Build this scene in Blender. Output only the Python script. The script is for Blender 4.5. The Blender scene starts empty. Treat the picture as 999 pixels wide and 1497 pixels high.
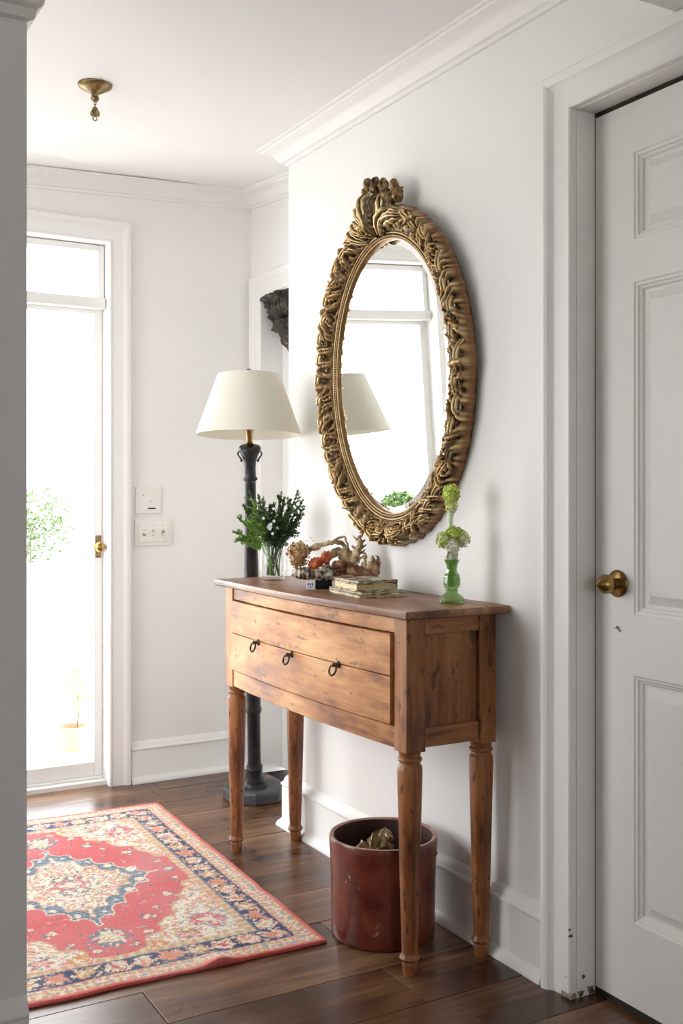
import bpy, bmesh, math, random
from math import sin, cos, pi, radians as R, sqrt, exp
from mathutils import Vector, Matrix, noise
random.seed(7)
C = bpy.context.scene.collection
S = bpy.context.scene

# ------------------------------------------------------------------ camera, sky, light, exposure
YAW = R(29.7)
CX, CH = -1.668, 1.148
cam_d = bpy.data.cameras.new('camera')
cam_d.sensor_fit = 'VERTICAL'; cam_d.sensor_height = 36
cam_d.lens = 36*1550/1497
cam_d.shift_y = -23.5/1497
cam_d.clip_start = 0.02
cam = bpy.data.objects.new('camera', cam_d); C.objects.link(cam)
cam.location = (CX, 0, CH); cam.rotation_euler = (R(90), 0, -YAW)
S.camera = cam

w = bpy.data.worlds.new('sky'); S.world = w; w.use_nodes = True
bg = w.node_tree.nodes['Background']
bg.inputs[0].default_value = (0.96, 0.98, 1.0, 1); bg.inputs[1].default_value = 9.0
try: S.cycles.use_denoising = True
except Exception: pass
try:
    S.cycles.max_bounces = 14; S.cycles.diffuse_bounces = 8; S.cycles.transparent_max_bounces = 16
except Exception: pass
S.view_settings.view_transform = 'Standard'; S.view_settings.look = 'None'
S.view_settings.gamma = 1; S.view_settings.use_curve_mapping = False
S.view_settings.exposure = -0.19

def portal(name, loc, rot, sx, sy):
    l = bpy.data.lights.new(name, 'AREA'); l.shape = 'RECTANGLE'; l.size = sx; l.size_y = sy
    try: l.cycles.is_portal = True
    except Exception: pass
    o = bpy.data.objects.new(name, l); o.location = loc; o.rotation_euler = rot; C.objects.link(o)

# ------------------------------------------------------------------ materials
def mat(name, col, rough=.5, metal=0, spec=.5, noise_amt=0, nscale=8, col2=None, bump=0, bscale=60, coat=0, trans=0, ior=1.45, rough2=None, detail=6):
    m = bpy.data.materials.new(name); m.use_nodes = True
    nt = m.node_tree; b = nt.nodes['Principled BSDF']
    b.inputs['Roughness'].default_value = rough; b.inputs['Metallic'].default_value = metal
    b.inputs['Specular IOR Level'].default_value = spec
    b.inputs['Coat Weight'].default_value = coat; b.inputs['Transmission Weight'].default_value = trans
    b.inputs['IOR'].default_value = ior
    b.inputs['Base Color'].default_value = (*col, 1)
    tc = nt.nodes.new('ShaderNodeTexCoord')
    if col2 is not None:
        n = nt.nodes.new('ShaderNodeTexNoise'); n.inputs['Scale'].default_value = nscale; n.inputs['Detail'].default_value = detail
        n.inputs['Roughness'].default_value = .6
        nt.links.new(tc.outputs['Object'], n.inputs['Vector'])
        r = nt.nodes.new('ShaderNodeValToRGB')
        r.color_ramp.elements[0].position = .5-noise_amt; r.color_ramp.elements[1].position = .5+noise_amt
        r.color_ramp.elements[0].color = (*col, 1); r.color_ramp.elements[1].color = (*col2, 1)
        nt.links.new(n.outputs[0], r.inputs[0]); nt.links.new(r.outputs[0], b.inputs['Base Color'])
        if rough2 is not None:
            mr = nt.nodes.new('ShaderNodeMapRange'); mr.inputs['To Min'].default_value = rough; mr.inputs['To Max'].default_value = rough2
            nt.links.new(n.outputs[0], mr.inputs[0]); nt.links.new(mr.outputs[0], b.inputs['Roughness'])
    if bump:
        n2 = nt.nodes.new('ShaderNodeTexNoise'); n2.inputs['Scale'].default_value = bscale; n2.inputs['Detail'].default_value = 4
        nt.links.new(tc.outputs['Object'], n2.inputs['Vector'])
        bp = nt.nodes.new('ShaderNodeBump'); bp.inputs['Strength'].default_value = bump; bp.inputs['Distance'].default_value = .002
        nt.links.new(n2.outputs[0], bp.inputs['Height']); nt.links.new(bp.outputs[0], b.inputs['Normal'])
    return m

def wood(name, stops, axis='Y', grain=40, stretch=14, rough=.42, patch=3.0, spots=0.0, spotcol=(.03,.012,.005), bump=.25, rnd=0, spotscale=26, coat=0, patchmix=.55):
    """wood: long grain streaks along axis over larger colour patches, with dark knocks and stains"""
    m = bpy.data.materials.new(name); m.use_nodes = True
    nt = m.node_tree; b = nt.nodes['Principled BSDF']; L = nt.links.new; N = nt.nodes.new
    tc = N('ShaderNodeTexCoord')
    src = tc.outputs['Object']
    if rnd:
        oi = N('ShaderNodeObjectInfo'); ad = N('ShaderNodeVectorMath'); ad.operation = 'ADD'
        sc = N('ShaderNodeMath'); sc.operation = 'MULTIPLY'; sc.inputs[1].default_value = 37
        L(oi.outputs['Random'], sc.inputs[0]); L(src, ad.inputs[0]); L(sc.outputs[0], ad.inputs[1]); src = ad.outputs[0]
    mp = N('ShaderNodeMapping'); L(src, mp.inputs[0])
    s = [grain, grain, grain]; s['XYZ'.index(axis)] = grain/stretch
    mp.inputs['Scale'].default_value = s
    n1 = N('ShaderNodeTexNoise'); n1.inputs['Scale'].default_value = 1; n1.inputs['Detail'].default_value = 8; n1.inputs['Roughness'].default_value = .65
    L(mp.outputs[0], n1.inputs['Vector'])
    mp2 = N('ShaderNodeMapping'); L(src, mp2.inputs[0]); s2 = [patch*2]*3; s2['XYZ'.index(axis)] = patch*.8
    mp2.inputs['Scale'].default_value = s2
    n2 = N('ShaderNodeTexNoise'); n2.inputs['Scale'].default_value = 1; n2.inputs['Detail'].default_value = 5; L(mp2.outputs[0], n2.inputs['Vector'])
    mx = N('ShaderNodeMix'); mx.data_type = 'FLOAT'; mx.inputs[0].default_value = patchmix
    L(n1.outputs[0], mx.inputs[2]); L(n2.outputs[0], mx.inputs[3])
    fac = mx.outputs[0]
    if rnd:
        ad2 = N('ShaderNodeMath'); ad2.operation = 'ADD'; s3 = N('ShaderNodeMath'); s3.operation = 'MULTIPLY_ADD'
        s3.inputs[1].default_value = rnd; s3.inputs[2].default_value = -rnd/2
        L(oi.outputs['Random'], s3.inputs[0]); L(s3.outputs[0], ad2.inputs[0]); L(fac, ad2.inputs[1]); fac = ad2.outputs[0]
    mrc = N('ShaderNodeMapRange'); mrc.inputs['From Min'].default_value = .36; mrc.inputs['From Max'].default_value = .64; mrc.clamp = True
    L(fac, mrc.inputs[0]); fac = mrc.outputs[0]
    r = N('ShaderNodeValToRGB'); cr = r.color_ramp
    while len(cr.elements) < len(stops): cr.elements.new(.5)
    for e, (p, c) in zip(cr.elements, stops): e.position = p; e.color = (*c, 1)
    L(fac, r.inputs[0]); col = r.outputs[0]
    if spots:
        n3 = N('ShaderNodeTexNoise'); n3.inputs['Scale'].default_value = spotscale; n3.inputs['Detail'].default_value = 6; n3.inputs['Roughness'].default_value = .7
        mp3 = N('ShaderNodeMapping'); s3_ = [1,1,1]; s3_['XYZ'.index(axis)] = .38; mp3.inputs['Scale'].default_value = s3_; L(src, mp3.inputs[0]); L(mp3.outputs[0], n3.inputs['Vector'])
        r3 = N('ShaderNodeValToRGB'); r3.color_ramp.elements[0].position = .66-spots*.12; r3.color_ramp.elements[1].position = .70-spots*.10
        r3.color_ramp.elements[0].color = (0,0,0,1); r3.color_ramp.elements[1].color = (.8,.8,.8,1)
        L(n3.outputs[0], r3.inputs[0])
        mc = N('ShaderNodeMix'); mc.data_type = 'RGBA'; L(r3.outputs[0], mc.inputs[0]); L(col, mc.inputs[6]); mc.inputs[7].default_value = (*spotcol, 1)
        col = mc.outputs[2]
    L(col, b.inputs['Base Color'])
    mr = N('ShaderNodeMapRange'); mr.inputs['To Min'].default_value = rough-.08; mr.inputs['To Max'].default_value = rough+.14
    L(n2.outputs[0], mr.inputs[0]); L(mr.outputs[0], b.inputs['Roughness'])
    b.inputs['Coat Weight'].default_value = coat; b.inputs['Coat Roughness'].default_value = .2
    bp = N('ShaderNodeBump'); bp.inputs['Strength'].default_value = bump; bp.inputs['Distance'].default_value = .0015
    L(mx.outputs[0], bp.inputs['Height']); L(bp.outputs[0], b.inputs['Normal'])
    return m

def vcol_mat(name, rough=.5, metal=0, spec=.5, bump=0, bscale=200, sheen=0):
    m = bpy.data.materials.new(name); m.use_nodes = True; nt = m.node_tree; b = nt.nodes['Principled BSDF']
    a = nt.nodes.new('ShaderNodeAttribute'); a.attribute_name = 'col'
    nt.links.new(a.outputs['Color'], b.inputs['Base Color'])
    b.inputs['Roughness'].default_value = rough; b.inputs['Metallic'].default_value = metal; b.inputs['Specular IOR Level'].default_value = spec
    b.inputs['Sheen Weight'].default_value = sheen
    if bump:
        tc = nt.nodes.new('ShaderNodeTexCoord'); n2 = nt.nodes.new('ShaderNodeTexNoise'); n2.inputs['Scale'].default_value = bscale
        nt.links.new(tc.outputs['Object'], n2.inputs['Vector'])
        bp = nt.nodes.new('ShaderNodeBump'); bp.inputs['Strength'].default_value = bump; bp.inputs['Distance'].default_value = .002
        nt.links.new(n2.outputs[0], bp.inputs['Height']); nt.links.new(bp.outputs[0], b.inputs['Normal'])
    return m

def pane_mat(name, tint=(1,1,1), base=0, dif=None, dmix=0, ior=1.3):
    m = bpy.data.materials.new(name); m.use_nodes = True; nt = m.node_tree; nt.nodes.clear()
    o = nt.nodes.new('ShaderNodeOutputMaterial'); mx = nt.nodes.new('ShaderNodeMixShader')
    t = nt.nodes.new('ShaderNodeBsdfTransparent'); t.inputs[0].default_value = (*tint, 1)
    g = nt.nodes.new('ShaderNodeBsdfGlossy'); g.inputs['Roughness'].default_value = .01
    lw = nt.nodes.new('ShaderNodeLayerWeight'); lw.inputs[0].default_value = .5
    fr = nt.nodes.new('ShaderNodeMath'); fr.operation = 'POWER'; fr.inputs[1].default_value = 5 if ior > 1.25 else 4
    nt.links.new(lw.outputs['Facing'], fr.inputs[0])
    fo = fr.outputs[0]; to = t.outputs[0]
    if base:
        ma = nt.nodes.new('ShaderNodeMath'); ma.operation = 'ADD'; ma.inputs[1].default_value = base*.5; nt.links.new(fo, ma.inputs[0]); fo = ma.outputs[0]
    if dif:
        dd = nt.nodes.new('ShaderNodeBsdfTranslucent'); dd.inputs[0].default_value = (*dif,1); m2 = nt.nodes.new('ShaderNodeMixShader'); m2.inputs[0].default_value = dmix
        nt.links.new(to, m2.inputs[1]); nt.links.new(dd.outputs[0], m2.inputs[2]); to = m2.outputs[0]
    nt.links.new(fo, mx.inputs[0]); nt.links.new(to, mx.inputs[1]); nt.links.new(g.outputs[0], mx.inputs[2])
    nt.links.new(mx.outputs[0], o.inputs[0]); return m

M = {}
M['wall'] = mat('wall_paint', (.80,.795,.78), .75, spec=.25, bump=.12, bscale=180)
M['ceil'] = mat('ceiling_paint', (.82,.82,.815), .85, spec=.2, bump=.1, bscale=120)
M['trim'] = mat('trim_paint', (.80,.795,.775), .42, spec=.4, bump=.12, bscale=45)
M['door'] = mat('door_paint', (.78,.765,.735), .4, spec=.45, bump=.25, bscale=220)
M['chip'] = mat('chipped_paint', (.09,.05,.035), .8, noise_amt=.1, nscale=60, col2=(.35,.27,.2))
M['dark'] = mat('gap_shade_and_backing', (.03,.025,.02), .9)  # near-black stand-in for shade in gaps, also the mirror backing
M['floorbase'] = mat('sub_floor', (.02,.012,.008), .9)
M['floor'] = wood('floor_wood', [(.03,(.050,.021,.010)),(.34,(.075,.031,.014)),(.66,(.140,.065,.030)),(.97,(.23,.125,.066))], axis='X', grain=48, stretch=12, rough=.27, patch=3.4, spots=0, spotcol=(.03,.014,.009), bump=.3, rnd=.10, spotscale=14, patchmix=.5)
pine = [(.05,(.17,.055,.015)),(.30,(.36,.135,.036)),(.58,(.52,.235,.075)),(.95,(.66,.38,.16))]
M['pineY'] = wood('pine_front', pine, axis='Y', grain=60, stretch=10, spots=.6, spotcol=(.15,.065,.03), spotscale=38, patch=4.2, patchmix=.7)
pine_shaded = [(.05,(.09,.028,.008)),(.32,(.22,.075,.020)),(.62,(.30,.11,.032)),(.95,(.40,.17,.058))]  # same pine darkened: shade of the table ends put into the colour
M['pineZ'] = wood('pine_post_shaded', pine_shaded, axis='Z', grain=60, stretch=10, spots=.75, spotcol=(.05,.016,.006), spotscale=34, patch=5, patchmix=.6)
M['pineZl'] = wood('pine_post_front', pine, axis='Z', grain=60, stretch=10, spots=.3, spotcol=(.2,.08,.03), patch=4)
M['pineX'] = wood('pine_rail_shaded', pine_shaded, axis='X', grain=60, stretch=10, spots=.5, spotcol=(.07,.022,.008), patch=5)
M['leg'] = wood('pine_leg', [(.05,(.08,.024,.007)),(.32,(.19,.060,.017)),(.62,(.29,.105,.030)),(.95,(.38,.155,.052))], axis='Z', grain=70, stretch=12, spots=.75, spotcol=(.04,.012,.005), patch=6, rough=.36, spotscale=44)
M['top'] = wood('table_top_wood', [(.05,(.09,.032,.014)),(.35,(.17,.068,.030)),(.65,(.26,.115,.054)),(.95,(.36,.19,.10))], axis='Y', grain=60, stretch=14, rough=.33, patch=4, spots=.3, spotcol=(.10,.03,.015))
M['iron'] = mat('dark_iron', (.010,.011,.013), .36, metal=.3, noise_amt=.2, nscale=30, col2=(.032,.032,.036), bump=.3, bscale=60)
M['ironbase'] = mat('dark_iron_base', (.035,.037,.042), .55, metal=.2, noise_amt=.2, nscale=22, col2=(.09,.09,.10), bump=.5, bscale=50)
M['bronze'] = mat('ring_bronze', (.03,.018,.012), .3, metal=.7, noise_amt=.12, nscale=60, col2=(.14,.10,.08))
M['brass'] = mat('brass', (.42,.27,.09), .28, metal=1, noise_amt=.18, nscale=26, col2=(.22,.13,.05))
M['brass_old'] = mat('aged_brass', (.36,.27,.13), .33, metal=.9, noise_amt=.15, nscale=40, col2=(.14,.09,.045))
M['chrome'] = mat('nickel', (.6,.6,.6), .2, metal=1)
M['mirror'] = mat('mirror_silver', (.93,.95,.94), .0, metal=1)
M['plastic'] = mat('switch_plate_ivory', (.78,.77,.73), .35)
M['crock'] = mat('red_lacquer', (.085,.012,.010), .24, noise_amt=.13, nscale=10, col2=(.20,.042,.020), bump=.5, bscale=25, coat=.5, rough2=.4)
def scuffs(m, scale, col, lo, hi, stretch=1.0):
    nt = m.node_tree; b = nt.nodes['Principled BSDF']; src = b.inputs['Base Color'].links[0].from_socket
    tc = nt.nodes.new('ShaderNodeTexCoord'); mp = nt.nodes.new('ShaderNodeMapping'); mp.inputs['Scale'].default_value = (1,1,stretch)
    n = nt.nodes.new('ShaderNodeTexNoise'); n.inputs['Scale'].default_value = scale; n.inputs['Detail'].default_value = 7; n.inputs['Roughness'].default_value = .75
    r = nt.nodes.new('ShaderNodeValToRGB'); r.color_ramp.elements[0].position = lo; r.color_ramp.elements[1].position = hi
    mx = nt.nodes.new('ShaderNodeMix'); mx.data_type = 'RGBA'; mx.inputs[7].default_value = (*col,1)
    nt.links.new(tc.outputs['Object'], mp.inputs[0]); nt.links.new(mp.outputs[0], n.inputs['Vector']); nt.links.new(n.outputs[0], r.inputs[0]); nt.links.new(r.outputs[0], mx.inputs[0])
    nt.links.new(src, mx.inputs[6]); nt.links.new(mx.outputs[2], b.inputs['Base Color'])
scuffs(M['crock'], 16, (.42,.24,.19), .63, .70); scuffs(M['crock'], 40, (.02,.006,.006), .62, .68)
M['crockin'] = mat('crock_inside', (.05,.018,.012), .6)
M['paper'] = mat('crumpled_bronze_paper', (.17,.10,.04), .32, noise_amt=.15, nscale=25, col2=(.42,.29,.15), spec=.6, metal=.35)
M['glass'] = pane_mat('clear_glass', (.985,.99,.985), base=.05, ior=1.12)
M['greenglass'] = pane_mat('green_glass', (.70,.85,.58), base=.16, dif=(.38,.56,.20), dmix=.5, ior=1.2)
M['pane'] = pane_mat('window_pane')
M['leaf1'] = mat('leaf_green', (.045,.095,.028), .42, noise_amt=.2, nscale=40, col2=(.13,.22,.07))
M['leaf2'] = mat('leaf_bright', (.12,.25,.035), .42, noise_amt=.2, nscale=40, col2=(.25,.40,.08))
M['leaf3'] = mat('leaf_dark', (.022,.05,.014), .4, noise_amt=.2, nscale=40, col2=(.06,.12,.035))
M['stem'] = mat('plant_stem', (.10,.09,.04), .6)
M['white'] = mat('white_blossom', (.75,.76,.80), .6)
M['lime'] = mat('lime_petals', (.50,.66,.06), .55, noise_amt=.22, nscale=60, col2=(.72,.80,.22))
M['cream'] = mat('cream_petals', (.80,.79,.55), .55, noise_amt=.2, nscale=60, col2=(.88,.87,.76))
M['palestem'] = mat('pale_green_stem', (.62,.72,.50), .5)
M['driftwood'] = mat('driftwood', (.09,.045,.022), .5, noise_amt=.09, nscale=34, col2=(.46,.33,.19), bump=.6, bscale=70)
M['shellgrey'] = mat('grey_shell', (.07,.045,.03), .5, noise_amt=.08, nscale=44, col2=(.55,.50,.40), bump=.6, bscale=80)
M['tan'] = mat('tan_shell', (.26,.14,.05), .45, noise_amt=.10, nscale=36, col2=(.62,.50,.30), bump=.5, bscale=90)
M['redbrown'] = mat('red_brown_root', (.09,.028,.014), .45, noise_amt=.10, nscale=36, col2=(.38,.19,.10), bump=.6, bscale=70)
M['orange'] = mat('orange_coral', (.38,.045,.010), .35, noise_amt=.12, nscale=60, col2=(.72,.22,.07), bump=.8, bscale=90)
M['dried'] = mat('dried_petals', (.30,.13,.03), .6, noise_amt=.15, nscale=60, col2=(.60,.50,.20))
M['dried2'] = mat('dried_petals_pink', (.36,.11,.05), .6, noise_amt=.15, nscale=60, col2=(.62,.44,.24))
M['black'] = mat('black_box', (.006,.005,.006), .55, spec=.25)
M['card'] = mat('card_white', (.75,.78,.82), .5)
M['ink'] = mat('card_blue_ink', (.05,.10,.25), .5)
M['gilt'] = mat('gilt_page_edges', (.62,.47,.22), .45, noise_amt=.15, nscale=60, col2=(.80,.68,.42), metal=.2)
M['marble'] = mat('marbled_cover', (.05,.035,.022), .5, noise_amt=.05, nscale=55, col2=(.52,.46,.36), bump=.3, bscale=80)
M['cover'] = mat('worn_cover', (.10,.07,.04), .5, noise_amt=.06, nscale=45, col2=(.62,.56,.44))
M['terra'] = mat('terracotta', (.55,.26,.17), .8)
M['patio'] = mat('pale_patio', (.72,.70,.66), .8, noise_amt=.2, nscale=3, col2=(.8,.78,.75))
M['shrub'] = mat('shrub_leaf', (.065,.115,.03), .6, noise_amt=.2, nscale=12, col2=(.07,.12,.03))
M['corbel'] = mat('carved_dark_wood', (.010,.008,.007), .42, noise_amt=.12, nscale=30, col2=(.07,.05,.038), bump=.6, bscale=60)
M['shade'] = None
def shade_mat():
    m = bpy.data.materials.new('lamp_shade_linen'); m.use_nodes = True; nt = m.node_tree; nt.nodes.clear()
    o = nt.nodes.new('ShaderNodeOutputMaterial'); mx = nt.nodes.new('ShaderNodeMixShader'); mx.inputs[0].default_value = .22
    d = nt.nodes.new('ShaderNodeBsdfDiffuse'); d.inputs[0].default_value = (.88,.86,.78,1)
    t = nt.nodes.new('ShaderNodeBsdfTranslucent'); t.inputs[0].default_value = (.88,.84,.72,1)
    tc = nt.nodes.new('ShaderNodeTexCoord'); n = nt.nodes.new('ShaderNodeTexNoise'); n.inputs['Scale'].default_value = 420
    bp = nt.nodes.new('ShaderNodeBump'); bp.inputs['Strength'].default_value = .25; bp.inputs['Distance'].default_value = .001
    nt.links.new(tc.outputs['Object'], n.inputs['Vector']); nt.links.new(n.outputs[0], bp.inputs['Height']); nt.links.new(bp.outputs[0], d.inputs['Normal'])
    nt.links.new(d.outputs[0], mx.inputs[1]); nt.links.new(t.outputs[0], mx.inputs[2]); nt.links.new(mx.outputs[0], o.inputs[0]); return m
M['shade'] = shade_mat()

# ------------------------------------------------------------------ mesh helpers
class MB:
    def __init__(s): s.v = []; s.f = []; s.c = None
    def add(s, vs, fs):
        o = len(s.v); s.v += [tuple(v) for v in vs]; s.f += [tuple(i+o for i in f) for f in fs]; return s
    def box(s, x0, x1, y0, y1, z0, z1, mtx=None):
        vs = [Vector(p) for p in ((x0,y0,z0),(x1,y0,z0),(x1,y1,z0),(x0,y1,z0),(x0,y0,z1),(x1,y0,z1),(x1,y1,z1),(x0,y1,z1))]
        if mtx: vs = [mtx @ v for v in vs]
        return s.add(vs, [(0,3,2,1),(4,5,6,7),(0,1,5,4),(1,2,6,5),(2,3,7,6),(3,0,4,7)])
    def lathe(s, prof, n=32, mtx=None, cap=True, fn=None):
        vs = []; fs = []
        for k, (r, z) in enumerate(prof):
            for i in range(n):
                a = 2*pi*i/n; rr = r*(fn(a, z) if fn else 1)
                p = Vector((rr*cos(a), rr*sin(a), z)); vs.append(mtx @ p if mtx else p)
        for k in range(len(prof)-1):
            for i in range(n):
                j = (i+1) % n; fs.append((k*n+i, k*n+j, (k+1)*n+j, (k+1)*n+i))
        if cap:
            if prof[0][0] > 1e-5: fs.append(tuple(reversed(range(n))))
            if prof[-1][0] > 1e-5: fs.append(tuple((len(prof)-1)*n+i for i in range(n)))
        return s.add(vs, fs)
    def tube(s, pts, rad, n=10, cap=True, closed=False):
        pts = [Vector(p) for p in pts]; m = len(pts)
        if not hasattr(rad, '__len__'): rad = [rad]*m
        vs = []; fs = []; up = Vector((0,0,1)); prev = None
        for k in range(m):
            a = pts[(k-1) % m] if (k > 0 or closed) else pts[k]; b = pts[(k+1) % m] if (k < m-1 or closed) else pts[k]
            t = (b-a).normalized()
            if prev is None:
                x = t.orthogonal().normalized()
            else:
                x = (prev - t*prev.dot(t)).normalized()
            prev = x; y = t.cross(x)
            for i in range(n):
                an = 2*pi*i/n; vs.append(pts[k] + (x*cos(an)+y*sin(an))*rad[k])
        for k in range(m if closed else m-1):
            for i in range(n):
                j = (i+1) % n; q = (k+1) % m; fs.append((k*n+i, k*n+j, q*n+j, q*n+i))
        if cap and not closed: fs += [tuple(reversed(range(n))), tuple((m-1)*n+i for i in range(n))]
        return s.add(vs, fs)
    def blob(s, c, r, seed=0, amp=.25, freq=3, n=20, mm=12, sc=(1,1,1), mtx=None):
        vs = []; fs = []; c = Vector(c)
        for k in range(mm+1):
            th = pi*k/mm
            for i in range(n):
                a = 2*pi*i/n; d = Vector((sin(th)*cos(a), sin(th)*sin(a), cos(th)))
                q = 1+amp*noise.fractal(d*freq+Vector((seed*3.1, seed, 0)), 1, 2, 4)
                p = Vector((d.x*sc[0], d.y*sc[1], d.z*sc[2]))*r*q
                if mtx: p = mtx @ p
                vs.append(c+p)
        for k in range(mm):
            for i in range(n): j = (i+1) % n; fs.append((k*n+i, (k+1)*n+i, (k+1)*n+j, k*n+j))
        return s.add(vs, fs)
    def grid(s, fn, nu, nv, closeu=False):
        vs = [fn(i/(nu if closeu else nu-1), j/(nv-1)) for i in range(nu) for j in range(nv)]
        fs = []
        for i in range(nu if closeu else nu-1):
            for j in range(nv-1):
                q = (i+1) % nu; fs.append((i*nv+j, q*nv+j, q*nv+j+1, i*nv+j+1))
        return s.add(vs, fs)
    def sweep(s, loops, closed_prof=True, cap=True):
        """loops: list of stations, each a list of points (profile)"""
        n = len(loops[0]); vs = [p for l in loops for p in l]; fs = []
        for k in range(len(loops)-1):
            for i in range(n if closed_prof else n-1):
                j = (i+1) % n; fs.append((k*n+i, k*n+j, (k+1)*n+j, (k+1)*n+i))
        if cap: fs += [tuple(reversed(range(n))), tuple((len(loops)-1)*n+i for i in range(n))]
        return s.add(vs, fs)
    def build(s, name, m, parent=None, smooth=False, bevel=0, angle=35, **props):
        me = bpy.data.meshes.new(name); me.from_pydata(s.v, [], s.f); me.update()
        bm = bmesh.new(); bm.from_mesh(me); bmesh.ops.recalc_face_normals(bm, faces=bm.faces); bm.to_mesh(me); bm.free()
        if s.c is not None:
            a = me.color_attributes.new('col', 'FLOAT_COLOR', 'POINT')
            flat = [x for c in s.c for x in (c[0], c[1], c[2], 1)]; a.data.foreach_set('color', flat)
        me.materials.append(m)
        if smooth:
            me.polygons.foreach_set('use_smooth', [True]*len(me.polygons))
            if smooth != 'all':
                try: me.set_sharp_from_angle(angle=R(angle))
                except Exception: pass
        o = bpy.data.objects.new(name, me); C.objects.link(o)
        if parent: o.parent = parent
        if bevel:
            b = o.modifiers.new('bevel', 'BEVEL'); b.width = bevel; b.segments = 2; b.limit_method = 'ANGLE'; b.angle_limit = R(40)
        for k, v in props.items(): o[k] = v
        return o

def thing(name, label, cat, loc=(0,0,0), rz=0, group=None):
    o = bpy.data.objects.new(name, None); C.objects.link(o); o.location = loc; o.rotation_euler = (0,0,rz)
    o.empty_display_size = .05
    o['label'] = label; o['category'] = cat
    if group: o['group'] = group
    return o
def tag(o, label, cat, group=None):
    o['label'] = label; o['category'] = cat
    if group: o['group'] = group
    return o
ST = dict(kind='structure')

# ------------------------------------------------------------------ room shell
YF = 4.10; YC = 3.295; XR = .23; XL = -2.1
def ceil_h(x, y):
    if y <= 3.4: return 2.36
    f = (y-3.4)/.7; hx = 2.375 + (min(max(x, -1.05), .3)+1.05)/1.35*.055
    return 2.36 + f*(hx-2.36)
# ceiling with the slight sag of an old house
xs = [-3.6,-2.1,-1.05,0,.5]; ys = [-3.1,3.4,3.75,4.1,4.3]
mb = MB(); vs = [(x,y,ceil_h(x,min(y,4.1))) for x in xs for y in ys]+[(x,y,ceil_h(x,min(y,4.1))+.1) for x in xs for y in ys]
nn = len(ys); fs = []; o2 = len(xs)*nn
for i in range(len(xs)-1):
    for j in range(nn-1):
        a = i*nn+j; fs.append((a,a+1,a+nn+1,a+nn)); fs.append((a+o2,a+nn+o2,a+nn+1+o2,a+1+o2))
mb.add(vs, fs); mb.build('ceiling', M['ceil'], **ST)

# right wall (near part, with the panelled door)
DY0, DY1, DH = 1.08, 1.84, 2.033
MB().box(0,.40,DY1,YC,0,2.42).box(0,.14,-3.1,DY0,0,2.42).box(0,.14,DY0,DY1,DH,2.42).build('wall_right', M['wall'], **ST)
# set back part of the right wall with closet opening
OY0, OY1, OH = 3.42, 3.98, 1.966
MB().box(XR,.36,OY1,YF,0,2.45).box(XR,.36,YC,OY0,0,2.45).box(XR,.36,OY0,OY1,OH,2.45).build('wall_right_recess', M['wall'], **ST)
# far wall with garden door opening
FX0, FX1, FH = -1.27, -.39, 2.15
MB().box(XL-.12,FX0,YF,YF+.14,0,2.45).box(FX1,.36,YF,YF+.14,0,2.45).box(FX0,FX1,YF,YF+.14,FH,2.45).build('wall_far', M['wall'], **ST)
LW = (2.50,3.70,.45,2.05)  # opening for an unseen side window, added to light the right wall
MB().box(XL-.12,XL,2.24,LW[0],0,2.45).box(XL-.12,XL,LW[1],YF,0,2.45).box(XL-.12,XL,LW[0],LW[1],0,LW[2]).box(XL-.12,XL,LW[0],LW[1],LW[3],2.45).build('wall_left', M['wall'], **ST)
w2 = bpy.data.objects.new('added_side_window', None); C.objects.link(w2); w2['kind'] = 'structure'
MB().box(XL-.10,XL-.04,LW[0],LW[0]+.04,LW[2],LW[3]).box(XL-.10,XL-.04,LW[1]-.04,LW[1],LW[2],LW[3]).box(XL-.10,XL-.04,LW[0],LW[1],LW[2],LW[2]+.04).box(XL-.10,XL-.04,LW[0],LW[1],LW[3]-.04,LW[3]).box(XL-.09,XL-.05,LW[0],LW[1],1.22,1.255).build('window_frame', M['trim'], w2)
MB().box(XL-.072,XL-.068,LW[0]+.04,LW[1]-.04,LW[2]+.04,LW[3]-.04).build('pane', M['pane'], w2)
# wall end on the left that the camera looks past
PX, PY = -1.178, 2.236
MB().box(-3.6,PX,PY-.14,PY,0,2.36).build('wall_front', M['wall'], **ST)
# low soffit over the doorway side
MB().box(-3.6,0,1.36,1.52,2.122,2.36).build('soffit_beam', M['wall'], **ST)
# rooms behind the camera
MB().box(-3.72,-3.6,-3.1,PY,0,2.36).build('wall_left_side_room', M['wall'], **ST)
MB().box(-3.72,.14,-3.22,-3.1,0,.7).box(-3.72,.14,-3.22,-3.1,2.15,2.36).box(-3.72,-2.3,-3.22,-3.1,.7,2.15).box(-1.4,.14,-3.22,-3.1,.7,2.15).build('wall_back', M['wall'], **ST)

# floor: base and planks
fl = MB().box(-3.7,.36,-3.1,4.24,-.06,-.012).build('floor', M['floorbase'], **ST)
edges = [.2,.42,.64,.86,1.1,1.34,1.58,1.80,1.99,2.19,2.36,2.51,2.724,2.90,3.07,3.25,3.42,3.60,3.78,3.95,4.16]
rng = random.Random(3)
for i in range(len(edges)-1):
    y0, y1 = edges[i], edges[i+1]
    if i == 9: cuts = [-3.6,-2.1,-.853,.24]
    else:
        c0 = rng.uniform(-2.9,-1.6); c1 = rng.uniform(-1.3,-.2); cuts = [-3.6,c0,c1,.24]
        if rng.random() < .4 and i > 9: cuts = [-3.6,-1.9,.24]
    for a, b in zip(cuts[:-1], cuts[1:]):
        g = .0009; h = rng.uniform(-.0008,.0008)
        xm, ym = (a+b)/2, (y0+y1)/2; hx, hy = (b-a)/2-g, (y1-y0)/2-g
        o = MB().box(-hx,hx,-hy,hy,-.014,h).build('plank', M['floor'], fl, bevel=.0009); o.location = (xm,ym,0)
mb = MB().box(-3.6,.14,-3.1,.198,-.012,0).build('floor_rear', M['floor'], **ST)

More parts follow.
